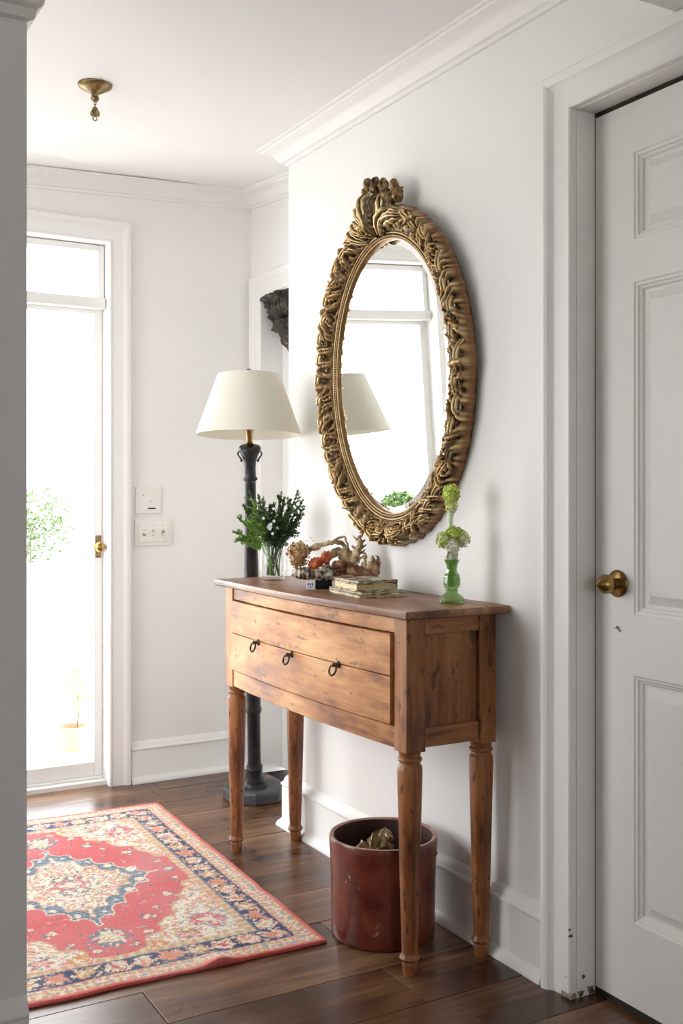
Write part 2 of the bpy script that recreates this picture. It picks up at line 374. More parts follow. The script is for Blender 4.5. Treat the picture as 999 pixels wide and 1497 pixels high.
# plan sweep used for crown and baseboard. profile: (projection, z)
def plan_sweep(stations, prof, zfun=None):
    """stations: functions p->(x,y)"""
    loops = []
    for st in stations:
        l = []
        for p, z in prof:
            x, y = st(p); l.append((x, y, z + (zfun(x, y) if zfun else 0)))
        loops.append(l)
    return loops
crown = [(0,-.066),(.010,-.066),(.012,-.056),(.022,-.053),(.030,-.044),(.036,-.034),(.048,-.024),(.064,-.018),(.072,-.014),(.074,-.009),(.084,-.008),(.086,-.0005),(0,-.0005)]
st = [lambda p:(-p,1.52), lambda p:(-p,YC+p), lambda p:(XR-p,YC+p), lambda p:(XR-p,YF-p), lambda p:(-.4,YF-p), lambda p:(-1.05,YF-p), lambda p:(XL+p,YF-p), lambda p:(XL+p,PY)]
MB().sweep(plan_sweep(st, crown, ceil_h)).build('trim_1', M['trim'], smooth=True, angle=25, **ST)
# capital-like crown wrapping the wall end at left
crn = [(0,-.290),(.012,-.286),(.016,-.268),(.026,-.262),(.030,-.248),(.034,-.215),(.040,-.205),(.060,-.195),(.066,-.15),(.115,-.05),(.12,-.001),(0,-.001)]
st = [lambda p:(-3.6,PY-.14-p), lambda p:(PX+p,PY-.14-p), lambda p:(PX+p,PY+p), lambda p:(-2.0,PY+p)]
MB().sweep(plan_sweep(st, crn, lambda x,y:2.36)).build('trim_2', M['trim'], smooth=True, angle=25, **ST)
base = [(0,0),(.034,0),(.034,.006),(.028,.018),(.020,.026),(.018,.030),(.018,.140),(.021,.144),(.021,.150),(.014,.156),(.010,.168),(.004,.176),(0,.178)]
MB().sweep(plan_sweep([lambda p:(-p,1.931), lambda p:(-p,YC+p), lambda p:(XR-.001,YC+p)], base)).build('baseboard_right', M['trim'], smooth=True, angle=30, **ST)
MB().sweep(plan_sweep([lambda p:(XR,YF-p), lambda p:(-.302,YF-p)], [(a,z*.92) for a,z in base])).build('baseboard_far', M['trim'], smooth=True, angle=30, **ST)
MB().sweep(plan_sweep([lambda p:(-3.6,PY-.14-p), lambda p:(PX,PY-.14-p)], base)).build('baseboard_front', M['trim'], smooth=True, angle=30, **ST)

# casings: profile (offset outward from opening, proud)
def casing(a, b, z0, h, prof, mp):
    loops = []
    for (u, z, su, sz) in ((a,z0,-1,0),(a,h,-1,1),(b,h,1,1),(b,z0,1,0)):
        loops.append([mp(u+su*w, z+sz*w, d) for w, d in prof])
    return MB().sweep(loops)
cprof = [(0,0),(0,.018),(.003,.021),(.008,.021),(.011,.016),(.052,.020),(.058,.024),(.064,.032),(.072,.036),(.082,.036),(.087,.030),(.087,0)]
# door 1 (six panels) casing and jamb: opening coordinates u = -y (so that u grows toward the camera)
casing(-DY1, -DY0, 0, DH, cprof, lambda u,z,d:(-d,-u,z)).build('trim_3', M['trim'], smooth=True, angle=25, **ST)
MB().box(0,.14,DY1-.002,DY1,0,DH).box(0,.14,DY0,DY0+.002,0,DH).box(0,.14,DY0,DY1,DH-.002,DH).box(.098,.112,DY1-.014,DY1-.002,0,DH).box(.098,.112,DY0,DY1,DH-.016,DH-.002).build('jamb_right', M['trim'], **ST)
casing(-OY1, -OY0, 0, OH, [(w_*1.13,d*.7) for w_,d in cprof], lambda u,z,d:(XR-d,-u,z)).build('trim_4', M['trim'], smooth=True, angle=25, **ST)
casing(FX0, FX1, 0, FH, [(w_*.98,d*.75) for w_,d in cprof], lambda u,z,d:(u,YF-d,z)).build('trim_5', M['trim'], smooth=True, angle=25, **ST)
# thin picture-rail like line over the right door casing
MB().box(-.012,0,1.0,1.93,2.128,2.136).build('trim_6', M['trim'], **ST)

# chipped paint patches at foot of casing
def chips(pts, name, parent=None):
    mb = MB()
    for (x,y,z,r,nrm,sd) in pts:
        rr = random.Random(sd); n = 9; c = Vector((x,y,z)); nv = Vector(nrm)
        a = nv.orthogonal().normalized(); b = nv.cross(a)
        ring = []
        for i in range(n):
            an = 2*pi*i/n; q = r*rr.uniform(.45,1.2); p = a*cos(an)*q + b*sin(an)*q*rr.uniform(.8,1.6)
            pz = c+p
            if pz.z < .001: pz.z = .001
            ring.append(pz)
        mb.add([c+nv*.0007]+ring, [(0,i+1,(i+1)%n+1) for i in range(n)])
    return mb.build(name, M['chip'], parent)

# panelled door 1
def nested(mb, u0,u1,z0,z1, steps, mp):
    """concentric rectangles with depth: steps (inset, depth)"""
    vs = []; fs = []
    for ins, d in steps:
        vs += [mp(u0+ins,z0+ins,d), mp(u1-ins,z0+ins,d), mp(u1-ins,z1-ins,d), mp(u0+ins,z1-ins,d)]
    for k in range(len(steps)-1):
        for i in range(4):
            j = (i+1)%4; fs.append((4*k+i,4*k+j,4*k+4+j,4*k+4+i))
    L = 4*(len(steps)-1); fs.append((L,L+1,L+2,L+3))
    mb.add(vs, fs)
d1 = thing('door_1', 'white six-panel interior door', 'door'); del d1['category']; del d1['label']; d1['kind'] = 'structure'
SX = .054
def stiles(y_list, z_list, ylo, yhi, zlo, zhi, x0, x1):
    mb = MB()
    # y_list: panel columns [(y0,y1)], z_list: rows
    ycuts = [ylo]+[v for c in sorted(y_list) for v in c]+[yhi]
    for i in range(0, len(ycuts), 2): mb.box(x0,x1,ycuts[i],ycuts[i+1],zlo,zhi)
    zc = [zlo]+[v for c in sorted(z_list) for v in c]+[zhi]
    for (a, b) in y_list:
        for i in range(0, len(zc), 2): mb.box(x0,x1,a,b,zc[i],zc[i+1])
    return mb
cols = [(1.205,1.405),(1.515,1.715)]; rows = [(.204,.751),(.884,1.621),(1.715,1.908)]
stiles(cols, rows, DY0+.004, DY1-.0055, .018, DH-.014, SX, SX+.038).build('door_frame', M['door'], d1)
steps = [(0,0),(.003,-.003),(.008,-.004),(.011,-.009),(.015,-.010),(.019,-.016),(.026,-.016),(.046,-.005),(.047,-.005)]
for (a,b) in cols:
    for (z0,z1) in rows:
        mb = MB(); nested(mb, a, b, z0, z1, steps, lambda u,z,d:(SX-d,u,z)); mb.build('panel', M['door'], d1)
MB().box(SX+.002,SX+.005,DY0,DY1,DH-.0135,DH-.002).box(SX+.0008,SX+.003,DY1-.0054,DY1-.002,0,DH).box(SX+.004,SX+.006,DY0,DY1,0,.03).build('gap_shade_strips', M['dark'], d1)  # dark strips stand in for the shade in the gaps round the door
# door knob
kn = MB().lathe([(.0,0),(.030,0),(.031,.003),(.029,.006),(.026,.008),(.018,.010),(.013,.012),(.013,.024)], 40).build('door_rosette', M['brass'], d1, smooth=True)
rot = Matrix.Rotation(R(-90),4,'Y')
kn.matrix_local = Matrix.Translation((SX,1.763,.951)) @ rot
k2 = MB().lathe([(.012,.018),(.014,.022),(.019,.026),(.022,.033),(.0215,.041),(.018,.049),(.012,.055),(.006,.060),(.001,.064)], 40).build('door_knob', M['brass'], d1, smooth=True)
k2.matrix_local = Matrix.Translation((SX,1.763,.951)) @ rot
chips([(SX-.001,1.762,.852,.006,(-1,0,0),3),(SX-.001,1.757,.845,.004,(-1,0,0),5),(SX-.001,1.772,.850,.002,(-1,0,0),6)], 'lock_hole', d1)
chips([(-.0225,1.842,.006,.012,(-1,0,0),1),(-.0225,1.86,.006,.010,(-1,0,0),11),(-.021,1.90,.004,.008,(-1,0,0),21),(-.010,1.8395,.004,.012,(0,-1,0),12),(.012,1.8375,.006,.012,(0,-1,0),13),(.045,1.8375,.008,.012,(0,-1,0),17),(-.0205,1.8395,.16,.005,(0,-1,0),14),(-.018,1.8395,.145,.006,(0,-1,0),4),(.02,1.8375,.045,.006,(0,-1,0),6),(-.0225,1.85,.05,.002,(-1,0,0),7)], 'paint_chips', None)['kind'] = 'structure'
bpy.data.objects['paint_chips'].name = 'trim_7'

# recessed closet door (door_2)
d2 = thing('door_2', '', ''); del d2['category']; del d2['label']; d2['kind'] = 'structure'
stiles([(3.53,3.87)], [(.25,.9),(1.05,1.84)], OY0+.004, OY1-.004, .012, OH-.006, .315, .345).build('door_frame', M['trim'], d2)
for z0,z1 in [(.25,.9),(1.05,1.84)]:
    mb = MB(); nested(mb,3.53,3.87,z0,z1,steps,lambda u,z,d:(.315-d,u,z)); mb.build('panel', M['trim'], d2)

# garden door (door_3) with transom window_1
d3 = thing('door_3', '', ''); del d3['category']; del d3['label']; d3['kind'] = 'structure'
yd0, yd1 = YF+.075, YF+.105
MB().box(FX0+.006,FX0+.040,yd0,yd1,.028,1.893).box(FX1-.036,FX1-.004,yd0,yd1,.028,1.893).box(FX0+.04,FX1-.036,yd0,yd1,1.875,1.893).box(FX0+.04,FX1-.036,yd0,yd1,.028,.085).build('door_frame', M['trim'], d3, bevel=.003)
MB().box(FX0+.04,FX1-.036,yd0+.012,yd0+.016,.085,1.875).build('pane', M['pane'], d3)
MB().box(FX1-.032,FX1-.008,yd0-.003,yd0,.90,.99).build('latch_plate', M['brass_old'], d3, bevel=.001)
ko = MB().lathe([(.0,0),(.016,0),(.014,.006),(.008,.010),(.008,.022),(.018,.030),(.022,.042),(.016,.054),(.0,.058)],24).build('door_knob', M['brass'], d3, smooth=True)
ko.matrix_local = Matrix.Translation((FX1-.024,yd0,.945)) @ Matrix.Rotation(R(90),4,'X')
wi = thing('window_1','',''); del wi['category']; del wi['label']; wi['kind'] = 'structure'
MB().box(FX0+.003,FX1-.003,YF+.03,YF+.12,1.892,1.935).box(FX0+.003,FX0+.028,YF+.05,YF+.12,1.935,FH-.003).box(FX1-.028,FX1-.003,YF+.05,YF+.12,1.935,FH-.003).box(FX0+.028,FX1-.028,YF+.05,YF+.12,2.122,FH-.003).build('window_frame', M['trim'], wi, bevel=.003)
MB().box(FX0+.028,FX1-.028,YF+.08,YF+.084,1.935,2.122).build('pane', M['pane'], wi)
MB().box(FX0,FX1,YF+.03,YF+.16,-.01,.018).box(FX0,FX1,YF+.065,YF+.14,.018,.028).build('sill', M['trim'], bevel=.003, **ST)
portal('daylight_portal_door', ((FX0+FX1)/2, YF+.20, FH/2), (R(-90),0,0), .9, 2.2)
portal('daylight_portal_side', (XL-.16,3.15,1.23), (0,R(-90),0), 1.8, 1.34)
portal('daylight_portal_back', (-1.85,-3.24,1.43), (R(90),0,0), .95, 1.5)

# ------------------------------------------------------------------ outside
MB().box(-14,12,YF+.16,24,-.20,-.14).build('patio_ground', M['patio'], **ST)
MB().box(-14,12,-24,-3.4,-.20,-.14).build('ground_rear', M['patio'], **ST)
MB().box(-14,-3.8,-3.4,YF+.16,-.20,-.14).build('ground_side', M['patio'], **ST)
def shrub(loc, r, n, seed, label, zc=.25):
    rr = random.Random(seed); t = thing('shrub', label, 'shrub', loc)
    mb = MB()
    for i in range(n):
        d = Vector((rr.gauss(0,1),rr.gauss(0,1),rr.gauss(0,.8))).normalized()*r*rr.random()**.4
        d.z = d.z*.85+zc; s = rr.uniform(.016,.032)
        a = Vector((rr.gauss(0,1),rr.gauss(0,1),rr.gauss(0,1))).normalized(); b = a.orthogonal().normalized()
        mb.add([d-a*s, d+b*s*.5, d+a*s, d-b*s*.5], [(0,1,2,3)])
    f = mb.build('foliage', M['shrub'], t); f['kind'] = 'stuff'
    for k in range(5):
        MB().tube([(0,0,0),(rr.uniform(-.2,.2)*r,rr.uniform(-.2,.2)*r,zc*.5),(rr.uniform(-.3,.3)*r,rr.uniform(-.3,.3)*r,zc)], [.010,.008,.005], 6).build('stem', M['stem'], t)
    return t
shrub((.36,8.75,-.14), .40, 1100, 1, 'loose leafy shrub behind the white garden ledge, seen through the glass door', 1.06)
shrub((-3.38,7.8,.645), .17, 1300, 2, 'small round shrub on the garden ledge, seen only in the oval mirror', .17)
shrub((-2.88,7.72,.645), .15, 160, 4, 'sparse thin shrub beside the small round one, seen only in the oval mirror', .20)
tag(MB().box(-4.4,.50,7.5,8.1,-.14,.60).box(-4.44,.54,7.46,8.14,.60,.64).build('garden_ledge', M['patio'], bevel=.01), 'white garden ledge across the patio outside the glass door', 'ledge')
pt = thing('potted_plant', 'thin green plant in a pale terracotta pot on the patio', 'potted plant', (-.19,5.34,-.14))
MB().lathe([(.0,.0),(.050,0),(.068,.10),(.075,.105),(.075,.125),(.066,.125),(.062,.09),(0,.085)],24).build('pot', M['terra'], pt, smooth=True)
MB().tube([(.02,0,.08),(.03,.0,.2),(.015,0,.34)],[.004,.003,.002],6).build('stem', M['stem'], pt)
rr = random.Random(5); mb = MB()
for i in range(60):
    p = Vector((.02+rr.gauss(0,.03),rr.gauss(0,.03),rr.uniform(.2,.40))); a = Vector((rr.gauss(0,1),rr.gauss(0,1),rr.gauss(0,1))).normalized()*.014; b = a.orthogonal()*.5
    mb.add([p-a,p+b,p+a,p-b],[(0,1,2,3)])
mb.build('foliage', M['leaf2'], pt)['kind'] = 'stuff'

# ------------------------------------------------------------------ wall plates
def on_far(px_x, z): return (px_x, YF, z)
sp = thing('switch_plate', 'square ivory control plate with small dark slot, upper of two beside the glass door', 'switch plate', (-.229,YF,1.131))
MB().box(-.054,.054,-.008,0,-.054,.054).build('plate', M['plastic'], sp, bevel=.003)
MB().box(-.002,.030,-.0095,-.0079,-.036,-.031).build('slot', M['dark'], sp)
for (a,b) in ((-.02,.02),(.01,-.005)): MB().box(a-.003,a+.003,-.0088,-.0079,b-.002,b+.002).build('screw', M['cover'], sp)
sp = thing('switch_plate', 'wide ivory plate with three toggle switches, lower of two beside the glass door', 'switch plate', (-.208,YF,1.000))
MB().box(-.078,.078,-.007,0,-.054,.054).build('plate', M['plastic'], sp, bevel=.003)
MB().box(-.062,.062,-.012,-.007,-.038,.038).build('cover', M['plastic'], sp, bevel=.002)
for k in (-1,0,1):
    mb = MB(); mb.box(-.004,.004,-.024,-.012,-.006,.006, Matrix.Translation((k*.04,0,0)) @ Matrix.Rotation(R(18*k+10),4,'X')); mb.build('toggle', M['plastic'], sp)
    MB().box(k*.04-.006,k*.04+.006,-.0126,-.012,-.012,.012).build('slot', M['cover'], sp)
    for s_ in (-1,1): MB().box(k*.04-.002,k*.04+.002,-.0128,-.012,s_*.030-.002,s_*.030+.002).build('screw', M['chrome'], sp)

# ------------------------------------------------------------------ ceiling hook canopy
ca = thing('ceiling_canopy', 'round brass ceiling canopy with a hanging ornate hook', 'ceiling fitting', (-.751,3.075,2.36))
MB().lathe([(0,0),(.050,0),(.050,-.004),(.047,-.008),(.036,-.014),(.018,-.024),(.010,-.030),(.010,-.036),(.013,-.040),(.009,-.048),(.003,-.052),(0,-.052)],40).build('canopy', M['brass_old'], ca, smooth=True)
mb = MB()
for k in range(2):
    pts = [(.0035*cos(a), 0, -.055-.006*k+.005*sin(a)) if k==0 else (0,.0035*cos(a), -.055-.006*k+.005*sin(a)) for a in [i*2*pi/10 for i in range(10)]]
    mb.tube(pts,.0012,6,closed=True)
mb.build('chain', M['brass_old'], ca, smooth='all')
mb = MB().lathe([(0,-.064),(.004,-.066),(.009,-.070),(.006,-.074),(.009,-.080),(.010,-.086),(.006,-.092),(0,-.094)],20)
for k in range(5):
    a = k*2*pi/5; mb.blob((.010*cos(a),.010*sin(a),-.084),.006,seed=k,n=8,mm=6,sc=(.7,.7,1.5))
mb.build('hook_body', M['brass_old'], ca, smooth='all')
pts = [(.006*cos(a),0,-.099+.007*sin(a)) for a in [i*2*pi/14 for i in range(14)]]
MB().tube(pts,.0018,6,closed=True).build('ring', M['brass_old'], ca, smooth='all')

# ------------------------------------------------------------------ rug
def rug():
    a, b = .49, .69
    t = tag(None or bpy.data.objects.new('tmp', None), '', '')
    bpy.data.objects.remove(t)
    nu, nv = 330, 464
    pink=(.60,.115,.10); red=(.55,.115,.12); cream=(.66,.58,.45); navy=(.045,.06,.13); tan=(.50,.33,.18); rose=(.62,.27,.22); slate=(.13,.17,.22); orange=(.58,.24,.10); ltblue=(.28,.34,.42)
    def n2(x, y, s, o=0): return noise.noise(Vector((x*s+o, y*s-o, o*1.7)))
    def rosette(x, y, cx, cy, r):
        dx, dy = x-cx, y-cy; d = sqrt(dx*dx+dy*dy); an = math.atan2(dy,dx)
        return d/(r*(1+.10*cos(6*an)+.9*n2(x,y,60,2)))
    def fieldcol(x, y):
        ax, ay = abs(x), abs(y)
        e = min(a-ax, b-ay)
        v = n2(x,y,55,3); v2 = n2(x,y,120,9)
        if e < .010: return pink
        s = (y if a-ax < b-ay else x)  # coordinate along the border
        if e < .060:
            m = sin(s*2*pi/.045+2*n2(x,y,12,5))*sin((e-.035)*2*pi/.05)+1.1*v2
            c = cream
            if m > .45: c = rose
            elif m < -.45: c = tan
            if v > .28: c = ltblue if v2 > 0 else tan
            if e < .015 or e > .055: c = tan if v2 < .1 else rose
            return c
        if e < .066: return navy
        if e < .130:
            q = s/.070; k = math.floor(q); fq = (q-k-.5)*.070; r_ = sqrt(fq*fq+((e-.098)*1.0)**2)*(1+.12*sin(5*math.atan2(e-.098,fq)))
            kk = k % 4
            r_ += .018*v2+.016*v
            if r_ < .010: return (rose, orange, cream, red)[kk]
            if r_ < .025: return (cream, rose, tan, cream)[kk] if v > -.3 else orange
            if r_ < .027: return slate
            if v > .20: return (cream if v2 > 0 else rose)
            return navy
        if e < .136: return slate
        if e < .160:
            return rose if v > .25 else (tan if sin(s*2*pi/.03) > 0 else (.60,.48,.32))
        # field
        an = math.atan2(ay/.62, ax/.37)
        f = (ax/.385)**1.15 + (ay/.60)**1.15
        sc = .05*abs(sin(ax*2*pi/.13)) + .05*abs(sin(ay*2*pi/.17)) + .035*n2(x,y,30,1)
        if f + sc > 1.0:
            if f+sc < 1.028: return tan
            c = (.68,.62,.50)
            for (cx,cy,r_,c1,c2) in ((.27,.42,.045,red,ltblue),(.31,.28,.022,rose,tan),(.19,.49,.024,rose,slate),(.31,.15,.018,rose,tan),(.10,.515,.02,orange,tan)):
                d = rosette(ax,ay,cx,cy,r_)
                if d < .35: return cream
                if d < .8: return c1 if v2 > -.15 else cream
                if d < 1.12: return c2 if v > -.1 else c1
            if v > .22: return tan
            if v < -.30: return rose
            if v2 > .33: return ltblue
            return c
        m = ax/.265 + ay/.345
        sc = .11*abs(sin(ax*2*pi/.105)) + .10*abs(sin(ay*2*pi/.13)) + .03*n2(x,y,35,2)
        mm_ = m+sc-.05
        if mm_ < 1.0:
            if mm_ > .955: return cream
            if mm_ > .80: return slate if v2 > -.22 else ltblue
            if mm_ > .77: return tan
            d = rosette(ax,ay,0,0,.055)
            if d < .4: return cream
            if d < .9: return rose if v > -.1 else red
            if d < 1.1: return slate
            d = rosette(ax,ay,.11,.07,.028)
            if d < .9: return rose if v2 > -.1 else cream
            if v > .24: return rose
            if v < -.28: return tan
            if v2 > .3: return slate
            return (.70,.64,.52)
        for (cx,cy,r_) in ((0,.415,.045),(.13,.33,.014),(.23,.20,.014),(.10,.42,.012),(.05,.485,.012),(.29,.08,.012),(.17,.27,.009),(.30,.0,.015)):
            d = rosette(ax,ay,cx,cy,r_)
            if d < .75: return cream if v2 > -.1 else tan
            if d < 1.1: return slate if v > -.1 else cream
        if v > .42: return slate if v2 > 0 else rose
        return red
    mb = MB(); cols = []
    for i in range(nu):
        x = -a + 2*a*i/(nu-1)
        for j in range(nv):
            y = -b + 2*b*j/(nv-1)
            jx = n2(x,y,300,5)*.004; jy = n2(x,y,300,8)*.004
            c = fieldcol(x+jx, y+jy)
            g = 1 + .30*n2(x,y,260,4) + .14*n2(x*.5,y*4,40,6)
            ww = max(0, .10*n2(x,y,7,2)+.05)
            cols.append(tuple((ch*g*(1-ww)+.62*ww) for ch in c))
            z = .0085 + .0012*n2(x,y,9,1) + .0006*n2(x,y,300,3)
            # raised ripple near the near edge
            z += .012*exp(-((x-.20)/.035)**2)*exp(-((y+b)/.05)**2)
            ex = a-abs(x)-0; ey = b-abs(y)
            wob = .004*n2(y*1.0,0,12,7)*(1 if abs(x) > .4 else 0); woy = .006*n2(x,0,9,11)*(1 if abs(y) > .6 else 0)
            mb.v.append((x+wob, y+woy, z))
    for i in range(nu-1):
        for j in range(nv-1): k = i*nv+j; mb.f.append((k,k+nv,k+nv+1,k+1))
    # turned down edge
    per = [i*nv for i in range(nu)] + [(nu-1)*nv+j for j in range(1,nv)] + [i*nv+nv-1 for i in range(nu-2,-1,-1)] + [j for j in range(nv-2,0,-1)]
    o0 = len(mb.v)
    for k in per:
        v = mb.v[k]; mb.v.append((v[0]*1.003, v[1]*1.002, .0008)); cols.append((.40,.07,.075))
    L = len(per)
    for q in range(L): p2 = (q+1) % L; mb.f.append((per[q], per[p2], o0+p2, o0+q))
    mb.c = cols
    o = mb.build('rug', vcol_mat('woven_wool', .95, spec=.1, bump=.7, bscale=500, sheen=.1), smooth='all')
    o.location = (-.82,3.09,0); o.rotation_euler = (0,0,R(-1.8))
    tag(o, 'red persian rug with a cream medallion and navy border on the wood floor', 'rug')
    # fringe on the far end: threads
    fr = MB(); rr = random.Random(2)
    for k in range(190):
        x = -a+.005+(2*a-.01)*k/189; l = rr.uniform(.012,.028); dx = rr.uniform(-.006,.006)
        fr.add([(x-.0012,b-.002,.006),(x+.0012,b-.002,.006),(x+dx+.0008,b+l,.0015),(x+dx-.0008,b+l,.0015)],[(0,1,2,3)])
    f = fr.build('fringe', mat('fringe_cotton',(.62,.55,.46),.9), o); f['kind'] = 'stuff'
rug()

# ------------------------------------------------------------------ console table
TZ = .877; X0, X1 = -.292, -.026; Y0, Y1 = 2.102, 3.172; PW = .055
BOW = .019
def bow(y):
    t = (y-(Y0+PW))/((Y1-PW)-(Y0+PW)); t = min(max(t,0),1)
    return -BOW*(4*t*(1-t))
tb = thing('console_table', 'antique pine bow-front console table with one long drawer, against the white wall', 'table', (-.16,2.637,0))
off = Vector((-.16,2.637,0))
def tbuild(mb, name, m, parent=None, **k):
    mb.v = [tuple(Vector(v)-off) for v in mb.v]
    return mb.build(name, m, parent or tb, **k)
# top: bowed front outline
def outline(extra, y0, y1, xb, n=30):
    f = [(X0+bow(y0+(y1-y0)*i/n)-extra, y0+(y1-y0)*i/n) for i in range(n+1)]
    return f+[(xb,y1),(xb,y0)]
ol = outline(.020, 2.074, 3.222, -.004)
def prism(ol, levels):
    """levels: (inset, z)"""
    cx = sum(p[0] for p in ol)/len(ol); cy = sum(p[1] for p in ol)/len(ol)
    mb = MB(); n = len(ol); loops = []
    for ins, z in levels:
        loops.append([(x+(ins if x < cx else (0)), y+(ins if y < 2.2 else (-ins if y > 3.15 else 0)), z) for x, y in ol])
    return mb.sweep(loops)
tbuild(prism(ol, [(.006,TZ-.021),(.001,TZ-.017),(0,TZ-.012),(.0,TZ-.006),(.003,TZ-.001),(.006,TZ)]), 'table_top', M['top'], smooth=True, angle=40)
# posts
SK0 = .536
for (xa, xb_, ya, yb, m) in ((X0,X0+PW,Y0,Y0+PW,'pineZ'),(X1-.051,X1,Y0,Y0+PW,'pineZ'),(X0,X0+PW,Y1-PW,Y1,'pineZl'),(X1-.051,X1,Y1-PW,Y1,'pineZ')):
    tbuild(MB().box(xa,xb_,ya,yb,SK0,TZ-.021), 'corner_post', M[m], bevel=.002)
# side frames (near end and far end): rails and recessed panel
for (yo, sgn) in ((Y0+.004,1),(Y1-.004,-1)):
    ya, yb = sorted((yo, yo+sgn*.020))
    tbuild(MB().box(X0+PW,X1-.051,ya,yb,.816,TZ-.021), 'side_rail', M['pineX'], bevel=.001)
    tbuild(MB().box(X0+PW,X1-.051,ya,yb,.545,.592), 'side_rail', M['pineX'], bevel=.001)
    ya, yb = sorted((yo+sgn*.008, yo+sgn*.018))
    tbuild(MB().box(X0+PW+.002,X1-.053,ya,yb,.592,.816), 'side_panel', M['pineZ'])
tbuild(MB().box(X1-.02,X1-.004,Y0+PW,Y1-PW,.54,TZ-.021), 'back_board', M['pineY'])
# front rails following the bow
def front_piece(z0, z1, xo, th, name, m, y0=Y0+PW, y1=Y1-PW, n=36, bev=.001, parent=None):
    mb = MB(); loops = []
    for i in range(n+1):
        y = y0+(y1-y0)*i/n; x = X0+bow(y)+xo
        c = .0015
        loops.append([(x+c,y,z0),(x,y,z0+c),(x,y,z1-c),(x+c,y,z1),(x+th,y,z1),(x+th,y,z0)])
    mb.sweep(loops); return tbuild(mb, name, m, parent=parent, smooth=True, angle=30)
front_piece(.8175, TZ-.021, .004, .02, 'front_rail', M['pineY'])
front_piece(SK0+.004, .592, .004, .02, 'front_rail', M['pineY'])
# drawer: two boards with a crack between
tbuild(MB().box(X0+.04,X0+.05,Y0+PW,Y1-PW,.58,.83), 'drawer_shade_board', M['dark'])  # solid near-black board standing in for the shade behind the drawer front
dr = bpy.data.objects.new('drawer', None); C.objects.link(dr); dr.parent = tb
def dfront(z0,z1): return front_piece(z0,z1,-.006,.018,'drawer_board',M['pineY'],y0=Y0+PW+.008,y1=Y1-PW-.003,parent=dr)
b1 = dfront(.7135,.8145); b2 = dfront(.596,.7115)
# bottom bead and ring pulls
def ring_pull(y, z):
    g = bpy.data.objects.new('ring_pull', None); C.objects.link(g); g.parent = dr
    x = X0+bow(y)-.006
    dxdy = (bow(y+.01)-bow(y-.01))/.02
    g.location = Vector((x,y,z))-off; g.rotation_euler = (0,0,-math.atan(dxdy) if dxdy else 0)
    mb = MB()
    mb.lathe([(0,0),(.0095,0),(.010,-.002),(.007,-.004),(.004,-.006),(.004,-.012),(.006,-.014),(.0055,-.018),(0,-.020)],20,Matrix.Rotation(R(90),4,'Y'))
    pts = [(-.014-.002*sin(a)-.004*(1-cos(a)), .0125*sin(a), -.012+.014*cos(a)) for a in [i*2*pi/24 for i in range(24)]]
    mb.tube(pts,[.0022+.0012*(1-cos(i*2*pi/24))/2 for i in range(24)],8,closed=True)
    mb.v = [tuple(v) for v in mb.v]
    o = mb.build('ring', M['bronze'], g, smooth='all')
    return g
def y_at(px, X):  # depth along the wall of a photo column at given X
    xc = (px-499.5)/1550; return (X-CX)*(cos(YAW)-xc*sin(YAW))/(sin(YAW)+xc*cos(YAW))
for px, pz in ((378,.710),(429,.704),(495,.711)):
    ring_pull(y_at(px, X0-.02), pz)
# legs
legp = [(0,.0),(.0155,.0),(.0165,.004),(.0185,.022),(.019,.028),(.0175,.032),(.0225,.036),(.0255,.042),(.0225,.048),(.0195,.052),(.0195,.056),(.020,.075),(.0225,.16),(.0255,.28),(.0285,.40),(.0300,.46),(.0305,.490),(.0295,.500),(.0265,.504),(.0250,.507),(.0250,.511),(.0285,.513),(.0300,.517),(.0285,.521),(.0255,.523),(.0265,.530),(.0275,.5355),(0,.5355)]
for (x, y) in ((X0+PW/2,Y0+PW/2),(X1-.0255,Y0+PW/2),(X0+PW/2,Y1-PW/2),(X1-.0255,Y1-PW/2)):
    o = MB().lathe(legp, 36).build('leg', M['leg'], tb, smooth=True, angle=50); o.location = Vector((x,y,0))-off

# ------------------------------------------------------------------ crock with crumpled paper
ck = thing('crock', 'round red-brown lacquered bin standing under the console table', 'bin', (-.189,2.372,0))
rj = [(.0,.0),(.128,0),(.134,.004),(.136,.012),(.1365,.05),(.138,.15),(.1405,.215),(.1415,.225),(.1425,.240),(.1425,.255),(.1405,.260),(.135,.2605),(.1305,.257),(.129,.250),(.128,.2),(.127,.02),(0,.016)]
def wob(a, z): return 1+.006*noise.noise(Vector((cos(a)*1.2,sin(a)*1.2,z*6)))
MB().lathe(rj[:11], 72, cap=False, fn=wob).build('body', M['crock'], ck, smooth='all')
MB().lathe(rj[10:13], 72, cap=False, fn=wob).build('rim', mat('worn_rim',(.30,.10,.07),.3,noise_amt=.15,nscale=15,col2=(.55,.36,.27)), ck, smooth='all')
MB().lathe(rj[12:], 72, cap=False, fn=wob).build('lining', M['crockin'], ck, smooth='all')
MB().blob((.140*cos(R(-48)),.140*sin(R(-48)),.222),.007,n=10,mm=8).build('lug', M['crock'], ck, smooth='all')
def crumple(seed, r, sc, n=26, mm=18, amp=.5):
    mb = MB(); vs = []
    for k in range(mm+1):
        th = pi*k/mm
        for i in range(n):
            a = 2*pi*i/n; d = Vector((sin(th)*cos(a), sin(th)*sin(a), cos(th)))
            q = 1+amp*(noise.cell(d*2.6+Vector((seed,0,0)))-.5)*.5+amp*.5*noise.noise(d*4+Vector((0,seed,0)))
            vs.append(Vector((d.x*sc[0],d.y*sc[1],d.z*sc[2]))*r*q)
    fs = []
    for k in range(mm):
        for i in range(n): j=(i+1)%n; fs.append((k*n+i,(k+1)*n+i,(k+1)*n+j,k*n+j))
    return mb.add(vs,fs)
o = crumple(4,.07,(1.0,.75,.95)).build('crumpled_paper', M['paper']); o.location = (-.20,2.385,.195); o.rotation_euler = (.3,.4,.8)
tag(o, 'crumpled bronze paper wad lying inside the red-brown bin', 'paper')

